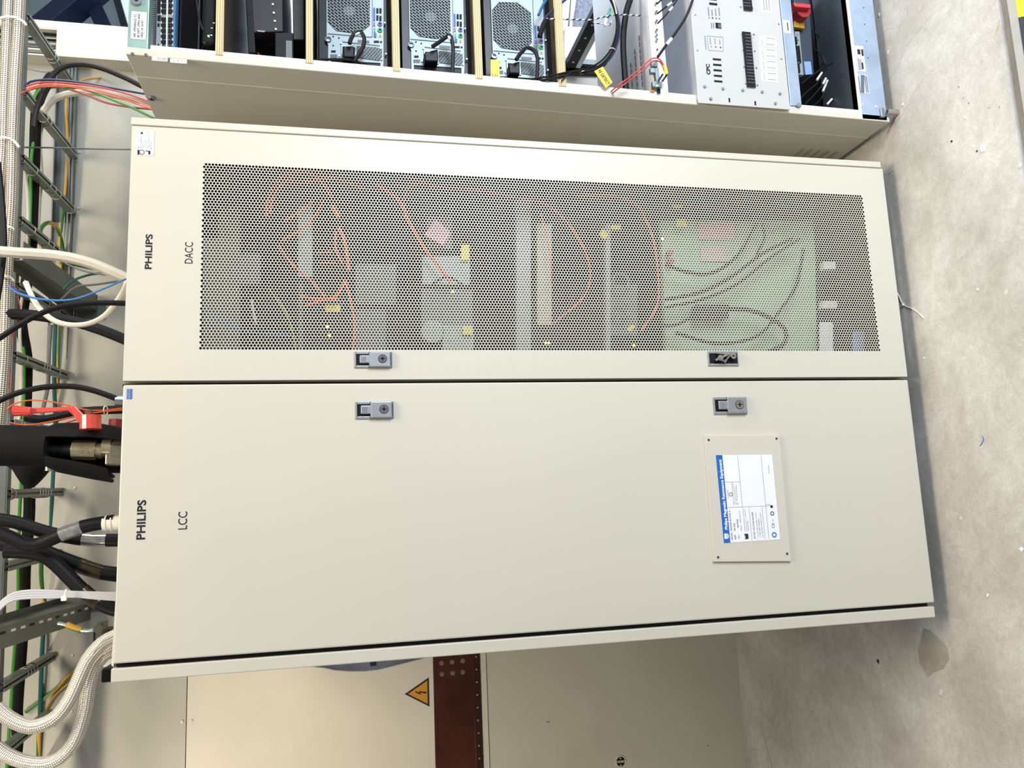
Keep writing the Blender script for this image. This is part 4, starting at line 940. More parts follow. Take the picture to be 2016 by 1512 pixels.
kk_ = cable([(1244, -12), (1232, 30), (1227, 80), (1229, 130), (1234, 195)], 14, RUBBER, 'thick_cable', 'thick black cable crossing just above the white card module', 'cable', .02)

# white module with a row of small round sockets
cm = thing('card_module', (1.33, .2, A(1305, 40, YF).z), 'white rack module with round sockets and a vented top, above the control unit', 'module')
span(1278, 1305, 186, YF+.003, .42, 1.6).build('housing', mat('module_white', 'dfe1e6', .45, 0, .02), cm, bevel=.001)
zt_ = A(1278, 40, YF).z
vn = MB()
for r_ in range(9):
    for k in range(14):
        x = 1.045+k*.019; y = .05+r_*.035
        if (k+r_) % 11 < 3+r_: continue
        MBx = vn.box(x, x+.015, y, y+.006, zt_, zt_+.0006)
vn.build('vent_slots', mat('slot_grey', '5f6170', .6), cm, kind='stuff')
for y in (-14, 8, 25, 43, 61, 71, 80): p = A(1290.5+y*.02, y, YF); MB().cyl((p.x, YF, p.z), (p.x, YF-.006, p.z), .0034, 12).build('round_socket', STEEL, cm, smooth=True); MB().cyl((p.x, YF-.006, p.z), (p.x, YF-.0064, p.z), .0018, 8).build('socket_hole', DARK, cm)
p = A(1294, 97.5, YF); MB().cyl((p.x, YF, p.z), (p.x, YF-.001, p.z), .0025, 10).build('socket_hole', DARK, cm)
for q in ((1283, 1295, 118, 131), (1281, 1290, 133, 143), (1291, 1298, 134, 160), (1285, 1303, 160, 171)): m_ = MB(); rect(m_, *q, YF-.012, .012); m_.build('connector', STEEL, cm, bevel=.001)
m_ = MB(); rect(m_, 1281, 1289, 174, 180, YF-.001, .001); m_.build('orange_mark', mat('amber', 'b98a3c', .5), cm); m_ = MB(); rect(m_, 1294, 1300, 176, 184, YF-.001, .001); m_.build('square_socket', DARK, cm)
p = A(1293.5, 168.5, YF-.013); MB().cyl((p.x, YF-.012, p.z), (p.x, YF-.0145, p.z), .0018, 8).build('indicator_light', LED, cm)
cable([(1190, 192, .03), (1215, 170), (1245, 148), (1270, 126), (1284, 115), (1298, 116), (1307, 128)], 3, RED, 'red_wire', 'upper of two red wires arching over the white card module', 'wire', -.05)
cable([(1190, 196, .03), (1218, 174), (1248, 152), (1272, 133), (1286, 120), (1300, 122), (1308, 140)], 3, RED, 'red_wire', 'lower of two red wires arching over the white card module', 'wire', -.046)
m_ = MB(); quad(m_, [(1307, 129), (1312, 127), (1316, 144), (1311, 146)], -.055, .006); m_.build('yellow_sleeve', YEL, None, 'small yellow wire marker below the white card module', 'marker', bevel=.001)
cable([(1313, 147), (1309, 153), (1304, 160)], 4, BLACK, 'black_lead', 'short black lead from the yellow marker into the card module', 'cable', -.045)
cable([(1305, 146), (1301, 152), (1297, 158)], 4, BLACK, 'black_lead', 'short black lead beside the red wires on the card module', 'cable', -.043)
for i, (pp, wpx, ws) in enumerate((([(1295, 112), (1312, 88), (1332, 62), (1352, 30), (1368, -12)], 6, (1312, 88, 1322, 76)), ([(1293, 8), (1304, -2), (1315, -14)], 3.5, None), ([(1294, 27), (1313, 12), (1335, -6)], 3.5, (1313, 12, 1322, 5)), ([(1295, 46), (1312, 28), (1326, 10), (1338, -8)], 3.5, (1317, 22, 1324, 14)))):
    lb_ = ('thick black coaxial cable from the card module crossing the silver sheet', 'topmost thin coaxial cable leaving the card module', 'thin coaxial cable with a white sleeve, second from top on the card module', 'thin coaxial cable with a white sleeve, third from top on the card module')[i]
    cable(pp, wpx, BLACK, 'coaxial_cable', lb_, 'cable', -.05)
    if ws: MB().cyl(A(ws[0], ws[1], -.05), A(ws[2], ws[3], -.05), (wpx/2+.7)*PX(-.05), 10).build('white_sleeve', WPLAS, None, ('white sleeve on the thick coaxial cable above the silver sheet', '', 'upper of two white sleeves on the thin coaxial cables', 'lower of two white sleeves on the thin coaxial cables')[i], 'sleeve', smooth=True)

# control unit lettered CPC
cp_ = thing('control_unit', (1.33, .3, A(1550, 100, YF).z), 'large light grey control unit lettered CPC low in the open rack', 'control unit')
Yc = YF-.01
zc_t, zc_b = A(1363, 60, Yc).z, A(1540, 60, Yc).z; xl = A(1450, 208, Yc).x
MB().box(xl, 1.6, Yc, Yc+.003, zc_b, zc_t).build('front_plate', CPCW, cp_, bevel=.0008)
MB().box(xl+.012, 1.59, Yc+.003, .6, zc_b, zc_t-.004).build('housing', SILV, cp_, 'brushed silver sheet housing', bevel=.001)
def cq(nm, x0, x1, y0, y1, m, lift=.0006, lab=None): m_ = MB(); rect(m_, x0, x1, y0, y1, Yc-lift, .0008); return m_.build(nm, m, cp_, lab)
def ccyl(nm, x, y, r, h_, m): p_ = A(x, y, Yc); return MB().cyl((p_.x, Yc, p_.z), (p_.x, Yc-h_, p_.z), r, 14, r*.7).build(nm, m, cp_, smooth=True)
for i in range(5): cq('vent_slot', 1403.5+i*.7, 1419.5+i*.7, 115+10.8*i, 118.8+10.8*i, DARK)
for i in range(3): cq('vent_slot', 1396.5-i, 1412-i, 5.5-9.5*i, 10-9.5*i, DARK)
a = A(1398.5, 147, Yc-.0006); b = A(1398.5, 126.5, Yc-.0006); text('CPC', a, 1, INK, cp_, 'lettering', width=(b-a).length, height=A(1390.5, 147, Yc).z-a.z, ext=0, bold=.05)
for i, (x, m) in enumerate(((1396, LED), (1403, DARK), (1410, GREY), (1416.5, GREY))): ccyl('indicator_light', x, 35+i*.6, .0022, .001, mat('led_ring', '3fae3f', .4) if i == 0 else m)
for i in range(4): cq('print', 1394+i*7, 1396+i*7, 14+((i*5) % 7), 31, GINK)
for a_, b_ in (((1392, 71), (1423, 73)), ((1423, 73), (1424, 101)), ((1424, 101), (1395, 99)), ((1395, 99), (1392, 71))): MB().bar(A(*a_, Yc-.0004), A(*b_, Yc-.0004), .0008, .0004, (0, 1, 0)).build('print_box', GINK, cp_)
for i, x in enumerate((1400, 1409, 1418.5)): ccyl('indicator_light', x, 91.5+i, .0022, .001, (mat('led_ring', '3fae3f', .4), GREY, DARK)[i]); cq('print', x-2, x-.6, 74+i*2, 87, GINK)
cq('print', 1388, 1389.5, 70, 97, GINK); cq('print', 1400, 1402, 45, 56, GINK); cq('print', 1404, 1406, 45, 55, GINK); cq('socket', 1409, 1420, 45, 56, DARK); cq('socket_grille', 1414, 1420, 47, 55, GREY, .0009)
for (y0, y1, n_) in ((63, 171, 16), (-60, 20, 12)):
    cs_ = cq('connector_row', 1465+(y0-63)*.04+1, 1482+(y0-63)*.04+1, y0, y1, BLACK, .004)
    for k in range(n_): yy = y0+5+k*(y1-y0-8)/n_; m_ = MB(); rect(m_, 1467+(yy-63)*.055, 1481+(yy-63)*.055, yy, yy+.9, Yc-.0046, .0006); m_.build('connector_rib', DGCAB, cp_)
for x, y in ((1461, 66), (1484, 68), (1463, 99), (1486, 101), (1465, 132), (1489, 134), (1468, 165), (1491, 168), (1458, 14), (1481, 16)): ccyl('screw', x, y, .0028, .002, STEEL)
for i in range(4):
    lq = cq('white_label', 1495+i*1.4, 1528+i*1.2, 71.5+i*23, 92.5+i*23, WHITE, .0006)
    for k in range(2): cq('print', 1508+i*1.3, 1525+i*1.3, 75+i*23+k*12, 76.2+i*23+k*12, GINK, .0009)
    cq('print', 1500+i*1.3, 1501+i*1.3, 75+i*23, 90+i*23, GINK, .0009)
cq('white_label', 1498, 1518, -14, 25, WHITE)
for k in range(3): cq('print', 1503+k*5, 1504.5+k*5, -10, 20, GINK, .0009)
for x, y in ((1387, 171), (1423, 175), (1462, 178), (1500, 181.5), (1535, 185)): ccyl('screw', x, y, .0046, .004, STEEL)
for x, y in ((1399, 195), (1526, 204)): ccyl('screw', x, y, .0046, .004, STEEL)
for x, y in ((1369, 29.5), (1373, 99.5), (1533, 48), (1538, 116)): ccyl('screw', x, y, .0024, .002, STEEL)
for x, y in ((1436, 197), (1487, 203)): cq('slot', x-1.5, x+1.5, y-4, y+4, DARK)

# galvanised frame strip under the control unit, cavity with red switch, bottom tray and bar
Yg = YF+.0
m_ = MB().box(A(1565, 208, Yg).x, 1.6, Yg, Yg+.03, A(1563, 60, Yg).z, A(1541.5, 60, Yg).z); gs = m_.build('frame_strip', GALVB, c3, 'galvanised strip under the control unit', bevel=.001)
m_ = MB(); rect(m_, 1543, 1556, 40, 65, Yg-.0008, .001); ws_ = m_.build('white_label', WHITE, c3); m_ = MB(); rect(m_, 1550, 1552, 44, 60, Yg-.0012, .0005); m_.build('print', INK, ws_)
p = A(1571, 208, Yg); MB().cyl((p.x, Yg, p.z), (p.x, Yg-.006, p.z), .006, 12).build('bolt', STEEL, c3, smooth=True)
MB().box(1.04, 1.6, .5, .51, .058, .26).build('inner_back', BLACK, c3)
MB().box(1.04, 1.6, .05, .5, .052, .056).build('inner_floor', mat('inner_dark', '1a2028', .5), c3)
rs = thing('red_switch', A(1580, 25, .05), 'red rotary switch with a yellow plate in the dark opening under the control unit', 'switch')
p = A(1580, 22, .06); MB().cyl((p.x, .085, p.z), (p.x, .055, p.z), 19*PX(.06), 24, 18*PX(.06)).build('knob', SRED, rs, smooth=True)
m_ = MB(); quad(m_, [(1562, 5), (1566, 13), (1596, 16), (1596, 8)], .04, .02); m_.build('handle_bar', mat('switch_red_light', 'c93b40', .4), rs, bevel=.002)
m_ = MB(); quad(m_, [(1564, 40), (1584, 42), (1584, 56), (1564, 53)], .08, .01); m_.build('yellow_plate', SYEL, rs, bevel=.001)
bx = MB(); quad(bx, [(1562, -20), (1592, -20), (1603, 146), (1572, 148)], .095, .2); pb = bx.build('power_box', mat('box_blue_grey', '3b4450', .5, .2, .1), None, 'blue grey box set back in the dark opening under the control unit', 'box', bevel=.002)
m_ = MB(); quad(m_, [(1583, 121), (1596, 121), (1599, 146), (1586, 147)], .093, .002); m_.build('rating_label', LBLUE, pb)
tb = thing('terminal_board', A(1572, 105, .05), 'pale terminal board with black connectors beneath the galvanised strip', 'board')
m_ = MB(); quad(m_, [(1565, 62), (1574, 62), (1582, 148), (1573, 146)], .06, .01); m_.build('board', PCG, tb, bevel=.0005)
for q in ((1568, 1572, 90, 120), (1573.5, 1576, 90, 123), (1567, 1569.5, 72, 86), (1571, 1575, 124, 142)): m_ = MB(); rect(m_, *q, .056, .004); m_.build('connector', BLACK, tb)
for x, y in ((1569, 68), (1571, 79), (1574, 132)): p = A(x, y, .06); MB().cyl((p.x, .06, p.z), (p.x, .058, p.z), .002, 8).build('screw', STEEL, tb)
for i, (pp, wl) in enumerate((([(1578, 165), (1590, 155), (1605, 144), (1622, 132), (1640, 124)], None), ([(1575, 195), (1592, 178), (1608, 165), (1616, 150), (1626, 135)], (1608, 158, 1618, 143)), ([(1585, 205), (1602, 188), (1617, 170), (1628, 155)], (1620, 166, 1626, 154)),
                              ([(1596, 212), (1612, 200), (1622, 184), (1630, 165)], (1620, 180, 1629, 158)), ([(1612, 216), (1628, 206), (1641, 194)], (1628, 206, 1638, 195)), ([(1600, 95), (1612, 103), (1622, 115), (1625, 126)], None), ([(1636, 60), (1638, 85), (1635, 105), (1628, 124)], None), ([(1600, 60), (1618, 75), (1632, 60), (1640, 45)], None))):
    nm_ = ('black lead crossing above the bundle by the terminal board', 'black lead with the longest white sleeve in the dark opening', 'black lead with a short white sleeve in the dark opening', 'black lead with a wide pale sleeve in the dark opening', 'black lead with a white sleeve nearest the bottom tray corner', 'black lead bowed behind the pale terminal board', 'black lead running down beside the dark tray', 'black lead curved under the red switch')[i]
    cable(pp, 3.4, BLACK, 'black_lead', nm_, 'cable', .05+.01*i)
    if wl: MB().cyl(A(wl[0], wl[1], .05+.01*i), A(wl[2], wl[3], .05+.01*i), 2.6*PX(.05), 10).build('white_sleeve', WPLAS, None, ('', 'longest white sleeve in the dark opening by the terminal board', 'short white sleeve beside the longest one in the dark opening', 'widest pale sleeve in the dark opening', 'white sleeve nearest the bottom tray in the dark opening')[i], 'sleeve', smooth=True)
z1, z0 = A(1671, 20, YF).z, A(1721, 20, YF).z
MB().box(XS(.1)+.02, 1.6, YF+.003, .14, z1-.004, z1).build('bottom_tray', DGALV, c3, 'dark galvanised tray behind the bottom bar')
MB().box(XS(.1)+.02, 1.6, .136, .14, z1-.06, z1).build('tray_edge', DGALV, c3)
bb = MB().box(A(1715, 236, YF).x, 1.6, YF, YF+.03, z0, z1).build('bottom_bar', GALVB, c3, 'bluish galvanised bottom bar', bevel=.002)
MB().box(A(1715, 236, YF).x, 1.6, YF-.001, YF+.003, z1-.003, z1+.004).build('bar_lip', WPLAS, c3)
def bq(nm, x0, x1, y0, y1, m, lift=.0008): m_ = MB(); rect(m_, x0, x1, y0, y1, YF-lift, .0009); return m_.build(nm, m, bb)
bq('white_label', 1686, 1702, 91, 140, WHITE); bq('print', 1688, 1694, 97, 107, INK, .0012); bq('print', 1696, 1700, 97, 110, INK, .0012); bq('print', 1697, 1700, 123, 136, INK, .0012)
for k in range(5): bq('print', 1689+k*1.7, 1690+k*1.7, 113+k, 138, GINK, .0012)
bq('barcode_label', 1690, 1710, 147, 184, mat('pale_label', 'b6bdca', .5))
for k in range(22): bq('barcode_line', 1695, 1701.5, 148+k*1.6, 148.9+k*1.6, INK, .0012)
for x in (1691.5, 1704, 1707): bq('print', x, x+1, 150, 182, INK, .0012)
for x, y in ((1673+27, 15), (1702, 48), (1706, 81), (1709, 114)): p = A(x, y, YF); MB().cyl((p.x, YF, p.z), (p.x, YF-.0006, p.z), .0016, 8).build('hole', DARK, bb)
for x, y in ((1697, 207), (1724.5, 210)): p = A(x, y, YF); MB().cyl((p.x, YF, p.z), (p.x, YF-.002, p.z), .0036, 12).build('rivet', WPLAS, bb, smooth=True); MB().cyl((p.x, YF, p.z), (p.x, YF-.0024, p.z), .0014, 8).build('rivet_hole', DARK, bb)
m_ = MB(); rect(m_, 1735, 1742, 212, 230, YF-.008, .03); m_.build('corner_bracket', STEEL, bb, bevel=.001)
p = A(1745, 219, YF-.01); MB().cyl((p.x, YF-.01, .001), (p.x, YF-.01, .035), .007, 12).build('levelling_bolt', CHROME, bb, smooth=True)

# ------------------------------------------------------------------ cable ladder
ZL = 2.42
F0, F1 = AZ(152, 160, ZL), AZ(113, 1400, ZL); dr = (F1-F0); dr.z = 0; dr.normalize(); nv = Vector((-dr.y, dr.x, 0)); nv = nv if nv.y < 0 else -nv
LW = .0
nn = AZ(38, 300, ZL); LW = (nn-F0).dot(nv)
ld = thing('cable_ladder', (0.4, .85, ZL), 'grey cable ladder with tied rungs running above the cabinets', 'ladder')
def at_rail(y, xf=None):
    y = y+17*(967-y)/565; x = 152-(y-160)*(39/1240); p = AZ(x, y, ZL); s_ = (p-F0).dot(dr); return F0+dr*s_
A0, A1 = F0-dr*.75, F1+dr*.6
for off, nm in ((0, 'far'), (LW, 'near')):
    a, b = (A0 if off else F0+dr*-.06)+nv*off, A1+nv*off; sg_ = 1 if off == 0 else -1
    MB().bar(a+Vector((0, 0, .03)), b+Vector((0, 0, .03)), .004, .06).build('side_rail', RAIL, ld, ('side rail by the wall' if off == 0 else 'side rail in front'))
    for zz in (-.002, .06): MB().bar(a+nv*.012*sg_+Vector((0, 0, zz)), b+nv*.012*sg_+Vector((0, 0, zz)), .026, .003).build('rail_lip', RAIL, ld)
    if off == 0:
        for k, ww in ((.004, STEEL), (.016, RUNG), (.027, STEEL)): MB().bar(a+nv*.004+Vector((0, 0, k)), b+nv*.004+Vector((0, 0, k)), .006, .006).build('rail_rib', ww, ld)
ys = [160, 288, 400, 505, 618, 735, 850, 968, 1090, 1190, 1292, 1405, 1510]
S_ = [(at_rail(y)-F0).dot(dr) for y in ys]; stp = (S_[-1]-S_[0])/(len(S_)-1)
ties = {0: (.45, .5), 1: (.35, .42), 2: (.2, .45, .55, .65, .95), 3: (.2, .45, .55, .65), 4: (.5, .7), 5: (.15, .45, .5, .55, .75, .92, .96), 6: (.1, .15, .35, .4, .5), 7: (.05, .45, .5, .55, .6, .65, .95), 8: (.5, .55, .6, .65, .7), 9: (.6, .65, .7), 10: (.35, .4, .45, .5, .85, .9), 11: (.4, .45, .5, .55, .6)}
for i, s_ in enumerate(S_):
    p = F0+dr*s_+nv*.008; q = p+nv*(LW-.016); w_ = .024
    m_ = MB(); e = dr*w_/2; z_ = Vector((0, 0, 0))
    m_.bar(p+Vector((0, 0, .012)), q+Vector((0, 0, .012)), w_, .002)
    for sg_ in (-1, 1):
        m_.bar(p+e*sg_, q+e*sg_, .002, .024); m_.bar(p+e*sg_*.62+Vector((0, 0, -.012)), q+e*sg_*.62+Vector((0, 0, -.012)), w_*.36, .002)
    m_.bar(p+Vector((0, 0, -.004)), q+Vector((0, 0, -.004)), w_*.4, .002)
    m_.build('rung', RUNG, ld)
    for t_ in ties.get(i, ()):
        c_ = p+(q-p)*(1-t_); R_ = w_*.66
        MB().ring(c_, nv, R_, .0017, 14, 5).build('cable_tie', mat('tie_grey', 'b4b1a4', .5), ld)
# brackets carrying the ladder
def bracket(lab, x0, y0, x1, holes=True):
    a = A(x0, y0, YW-.01); b = A(x1, y0, YW-.01); X = b.x; t = thing('ladder_bracket', (X, YW-.01, b.z), lab, 'bracket')
    y1 = .6 if x0 > 140 else .40; sd = -1 if X < 0 else 1; zt_, zb_ = ZL-.018, b.z; ze = ZL-.05
    m_ = MB(); m_.prism([(X-.001, YW-.01, zb_), (X-.001, y1, ze), (X-.001, y1, zt_), (X-.001, YW-.01, zt_)], (.002, 0, 0)); m_.build('web', BRACKET, t)
    m_ = MB(); m_.prism([(X+sd*.056, YW-.01, zb_), (X+sd*.056, y1, ze), (X+sd*.056, y1, ze-.003), (X+sd*.056, YW-.01, zb_-.003)], (-sd*.057, 0, 0)); m_.build('lower_flange', BRACKET, t, bevel=.001)
    m_ = MB(); m_.box(X-.03, X+.03, YW-.01, YW-.006, zb_-.03, zt_); m_.build('wall_foot', BRACKET, t, bevel=.002)
    m_ = MB(); m_.box(X-.02, X+.02, y1, YW-.01, zt_, zt_+.003); m_.build('upper_flange', BRACKET, t)
    if holes:
        for k in range(12):
            y = YW-.05-k*.055; zf = lambda yy: zb_+(ze-zb_)*(YW-.01-yy)/(YW-.01-y1)-.0034; xa = X+sd*.012; xb = X+sd*.019
            if y-.02 < y1: break
            MB().prism([(xa, y-.016, zf(y-.016)), (xb, y-.016, zf(y-.016)), (xb, y+.010, zf(y+.010)), (xa, y+.010, zf(y+.010))], (0, 0, -.0006)).build('slot', DARK if k % 3 == 1 else WPLAS, t)
bracket('slotted grey cantilever bracket under the ladder, lower left of the picture top strip', 118, 1186, 178); 
bracket('grey cantilever bracket under the ladder behind the blue wire', 150, 612, 190, False)
for o in bpy.data.objects:
    if o.name == 'ladder_bracket': o['label'] = 'slotted grey cantilever bracket under the cable ladder, near the grey wire bundle'

# ------------------------------------------------------------------ cables lying on the ladder
lcable([(210, 184), (165, 178), (125, 171), (85, 175), (70, 186), (66, 205), (71, 235), (68, 270), (62, 310), (60, 400), (57, 480), (52, 540), (46, 600), (44, 650), (48, 710), (47, 760), (46, 830), (41, 960), (38, 1020), (36, 1110), (35, 1200), (27, 1300), (22, 1380), (17, 1450), (13, 1530)], 5.5, GREEN, 'green_wire', 'green wire lying along the cable ladder beside the wide black cable')
lcable([(100, 152), (84, 178), (74, 205), (70, 245), (68, 320), (65, 400), (62, 470), (56, 530), (46, 600), (42, 640), (52, 700), (52, 760), (50, 850), (56, 930), (58, 1000), (54, 1060), (49, 1120), (47, 1200), (40, 1300), (33, 1400), (35, 1450), (26, 1530)], 19, FOAM, 'wide_black_cable', 'wide black cable lying along the cable ladder next to the green wire')
lcable([(82, 235), (76, 280), (79, 340), (75, 400), (73, 440), (66, 490), (60, 530), (54, 575)], 11, CREAMC, 'cream_cable', 'cream cable lying along the ladder beside the wide black cable, upper part')
lcable([(38, 300), (50, 340), (55, 400), (54, 470), (51, 540), (42, 600), (39, 660), (43, 720), (40, 790), (35, 850)], 5.5, WCAB, 'white_cable', 'thin white cable winding along the ladder left of the green wire')
lcable([(100, 640), (96, 700), (94, 760), (84, 810), (77, 870)], 7, DGCAB, 'grey_cable', 'grey cable near the wall rail of the ladder around the middle')
lcable([(109, 635), (107, 700), (107, 760), (109, 840), (105, 930), (102, 990), (99, 1080), (95, 1180), (85, 1250), (81, 1330), (79, 1400), (77, 1530)], 7, TEAL, 'teal_cable', 'dark teal cable running along the wall rail of the ladder')
lcable([(117, 640), (114, 720), (113, 780), (114, 860), (110, 930), (107, 1000), (99, 1050), (93, 1110)], 4.5, GY, 'earth_cable', 'thin green and yellow cable beside the dark teal cable, upper part')
lcable([(82, 1095), (81, 1130), (84, 1170), (91, 1200), (91, 1245), (87, 1330), (82, 1370), (77, 1440), (75, 1530)], 7, GY, 'earth_cable', 'thick green and yellow cable beside the dark teal cable, lower part')
lcable([(104, 1090), (101, 1130), (100, 1180), (92, 1260)], 4, GY, 'earth_cable', 'thin green and yellow cable right beside the wall rail in the lower part')
lcable([(88, 1425), (86, 1470), (84, 1530)], 8, YCAB, 'yellow_cable', 'orange yellow cable on the ladder at the lower left corner of the photo')
lcable([(131, 188), (130, 215), (132, 250), (134, 290), (131, 340), (128, 380), (125, 400)], 5, YCAB, 'yellow_cable', 'yellow cable along the wall rail of the ladder in the upper part')
lcable([(127, 395), (122, 440), (117, 480), (118, 520)], 5, GY, 'earth_cable', 'thin green and yellow cable joining the loop at the wall rail')
lcable([(85, 488), (79, 470), (80, 452), (90, 440), (103, 440), (114, 452), (121, 475), (124, 500), (121, 540), (119, 600), (118, 640)], 7, GY, 'earth_cable', 'green and yellow cable making a loop over the wall rail of the ladder')
lcable([(160, 158), (175, 155), (200, 154), (240, 155), (290, 160)], 4, YCAB, 'yellow_cable', 'yellow cable running right towards the rack beside the black arch', .0+2.35)

# ------------------------------------------------------------------ cables dropping into the cabinets
cable([(70, 215), (66, 250), (60, 240)], 1, RED, 'x', 'x', 'x', .5) if False else None
cable([(66, 250), (72, 215), (88, 175), (102, 150), (128, 131), (165, 127), (205, 136), (250, 155), (300, 178)], 10, mat('brown_black_cable', '1d1412', .5, 0, .1), 'black_cable', 'thick dark cable arching over the ladder rail towards the open rack', 'cable', .55)
cable([(48, 170), (60, 161), (85, 157), (120, 158), (170, 164), (225, 174), (300, 187)], 4.4, NAVY, 'navy_cable', 'dark blue cable on top of the red wires going into the open rack', 'cable', .5)
cable([(52, 170), (75, 163), (110, 162), (160, 166), (210, 174), (260, 188), (310, 205)], 3, RED, 'red_wire', 'uppermost red wire of the bundle going into the open rack', 'wire', .48)
cable([(54, 174), (80, 167), (110, 166), (160, 171), (210, 182), (260, 196), (310, 215)], 3, CORAL, 'coral_wire', 'coral wire in the middle of the bundle going into the open rack', 'wire', .48)
cable([(54, 178), (80, 172), (115, 170), (150, 173), (190, 182), (240, 195), (310, 218)], 2.4, ORANGE, 'orange_wire', 'orange wire among the red ones going into the open rack', 'wire', .49)
cable([(40, 185), (60, 176), (90, 170), (125, 173), (165, 185), (205, 201), (250, 210), (310, 216)], 4, mat('brick_red_cable', 'a5483a', .5), 'red_cable', 'brick red cable sagging below the red wire bundle', 'cable', .52)
cable([(85, 220), (105, 196), (140, 184), (185, 182), (235, 189), (300, 202)], 13, CREAMC, 'cream_cable', 'thick cream cable arching under the red wires into the open rack', 'cable', .58)
cable([(125, 174), (150, 172), (180, 180), (220, 196), (260, 212), (310, 235)], 5, GREEN, 'green_wire', 'green wire crossing over the cream arch towards the open rack', 'wire', .5)
cable([(-15, 494), (40, 498), (90, 501), (140, 508), (185, 520), (225, 537), (300, 568)], 20, CREAMC, 'thick_cream_cable', 'very thick cream cable running from the ladder down behind the perforated cabinet', 'cable', .5)
cable([(50, 555), (66, 590), (82, 612), (108, 632), (140, 640), (175, 637), (205, 622), (228, 596), (244, 570), (262, 535)], 9.5, mat('ivory_cable', 'cdc7b6', .4, 0, .04), 'ivory_hose', 'ivory hose hanging in a deep loop above the perforated cabinet', 'cable', .3)
cable([(15, 562), (30, 574), (60, 585), (100, 591), (140, 590), (175, 580), (210, 566), (262, 545)], 3.6, BLUEC, 'blue_cable', 'light blue cable sagging above the perforated cabinet', 'cable', .28)
cable([(-10, 672), (30, 645), (70, 622), (110, 606), (150, 599), (200, 596), (275, 598)], 10, RUBBER, 'black_cable', 'black cable rising in front of the ivory hose above the perforated cabinet', 'cable', .15)
cable([(10, 618), (60, 620), (105, 626), (150, 634), (200, 650), (245, 668), (300, 692)], 19, RUBBER, 'thick_black_cable', 'thick black cable behind the ivory hose loop', 'cable', .6)
cable([(125, 570), (140, 555), (165, 544), (200, 538), (270, 540)], 4.5, TEAL, 'teal_cable', 'dark teal cable curving into the perforated cabinet top', 'cable', .65)
cable([(125, 514), (155, 523), (200, 532), (280, 548)], 5, mat('dark_green_wire', '1f4a20', .5), 'dark_green_wire', 'dark green wire under the very thick cream cable', 'wire', .66)
cable([(128, 518), (160, 532), (200, 540), (280, 548)], 3, DGCAB, 'grey_wire', 'thin grey wire under the very thick cream cable', 'wire', .64)
cable([(120, 590), (150, 565), (190, 560), (280, 548)], 4, DGCAB, 'grey_wire', 'grey wire between the blue cable and the dark teal one', 'wire', .7)
cable([(25, 563), (35, 585), (40, 610), (37, 630), (26, 655), (20, 690), (19, 740), (20, 815)], 2.4, RED, 'red_wire', 'thin red wire hanging down along the near rail of the ladder', 'wire', .62)
cable([(34, 320), (33, 350), (30, 400)], 4, RED, 'red_wire', 'short red wire half hidden by the braided hoses', 'wire', .66)
cable([(28, 565), (36, 572), (60, 578)], 3, NAVY, 'navy_cable', 'short navy wire beside the braided hoses near the blue cable', 'wire', .6)
for i, (x, y, x2, y2) in enumerate(((46, 290, 290, 294),)):
    cable([(46, 290), (110, 291), (180, 293), (300, 295)], 3.2, DGCAB, 'grey_rod', 'thin grey rod running straight above the sticker of the perforated cabinet', 'rod', .75)
cable([(46, 133), (75, 140), (95, 142), (108, 138)], 2.4, DGCAB, 'grey_wire', 'thin grey wire sagging by the opening of the cable trunking', 'wire', 1.0)
cable([(-5, 320), (3, 400), (7, 470), (4, 520), (-6, 590)], 12, RUBBER, 'black_cable', 'black cable at the very edge of the photo left of the braided hoses', 'cable', .55)
# braided hoses
cable([(39, -12), (36, 60), (31, 140), (28, 200), (25, 280), (22, 400), (15, 500), (11, 600), (8, 700), (2, 780), (-6, 870)], 20, BRAID, 'braided_hose', 'braided steel hose running under the ladder, right one of the upper pair', 'hose', .60, n=20)
cable([(17, -12), (14, 60), (11, 140), (8, 200), (6, 280), (2, 340), (-6, 430)], 19, BRAID, 'braided_hose', 'braided steel hose running under the ladder, left one of the upper pair at the edge', 'hose', .60, n=20)
def tie(pts, wpx, lab, Y): cable(pts, wpx, WPLAS, 'cable_tie', lab, 'cable tie', Y)
tie([(-5, 37), (12, 33), (30, 34), (46, 42), (52, 50)], 4.5, 'white cable tie round the two braided hoses, topmost one', .575)
tie([(-5, 272), (12, 271), (26, 276), (38, 290)], 4.5, 'white cable tie round the two braided hoses, second from top', .575)
tie([(-5, 440), (8, 443), (20, 447), (28, 452)], 3.5, 'thin white cable tie round the braided hose, third from top', .575)
tie([(-5, 545), (8, 544), (20, 546), (27, 554)], 4.5, 'white cable tie round the braided hose above the blue cable', .575)
cable([(-8, 1392), (8, 1407), (30, 1421), (60, 1431), (90, 1424), (115, 1407), (138, 1375), (155, 1337), (172, 1300), (192, 1275), (214, 1258), (260, 1238)], 23, BRAIDW, 'braided_hose', 'braided steel hose bending down into the plain cabinet, upper one of the lower pair', 'hose', .22, n=20)
cable([(-8, 1470), (12, 1485), (45, 1499), (85, 1504), (118, 1492), (145, 1462), (160, 1425), (169, 1390), (174, 1355), (184, 1320), (205, 1290), (260, 1262)], 22, BRAIDW, 'braided_hose', 'braided steel hose bending down into the plain cabinet, lower one of the lower pair', 'hose', .26, n=20)
cable([(180, 1292), (192, 1272), (205, 1258), (225, 1246)], 2, GCAB, 'thin_wire', 'thin silver wire beside the upper lower-pair braided hose', 'wire', .2)['label'] = 'thin silver wire running beside the braided hose into the plain cabinet'
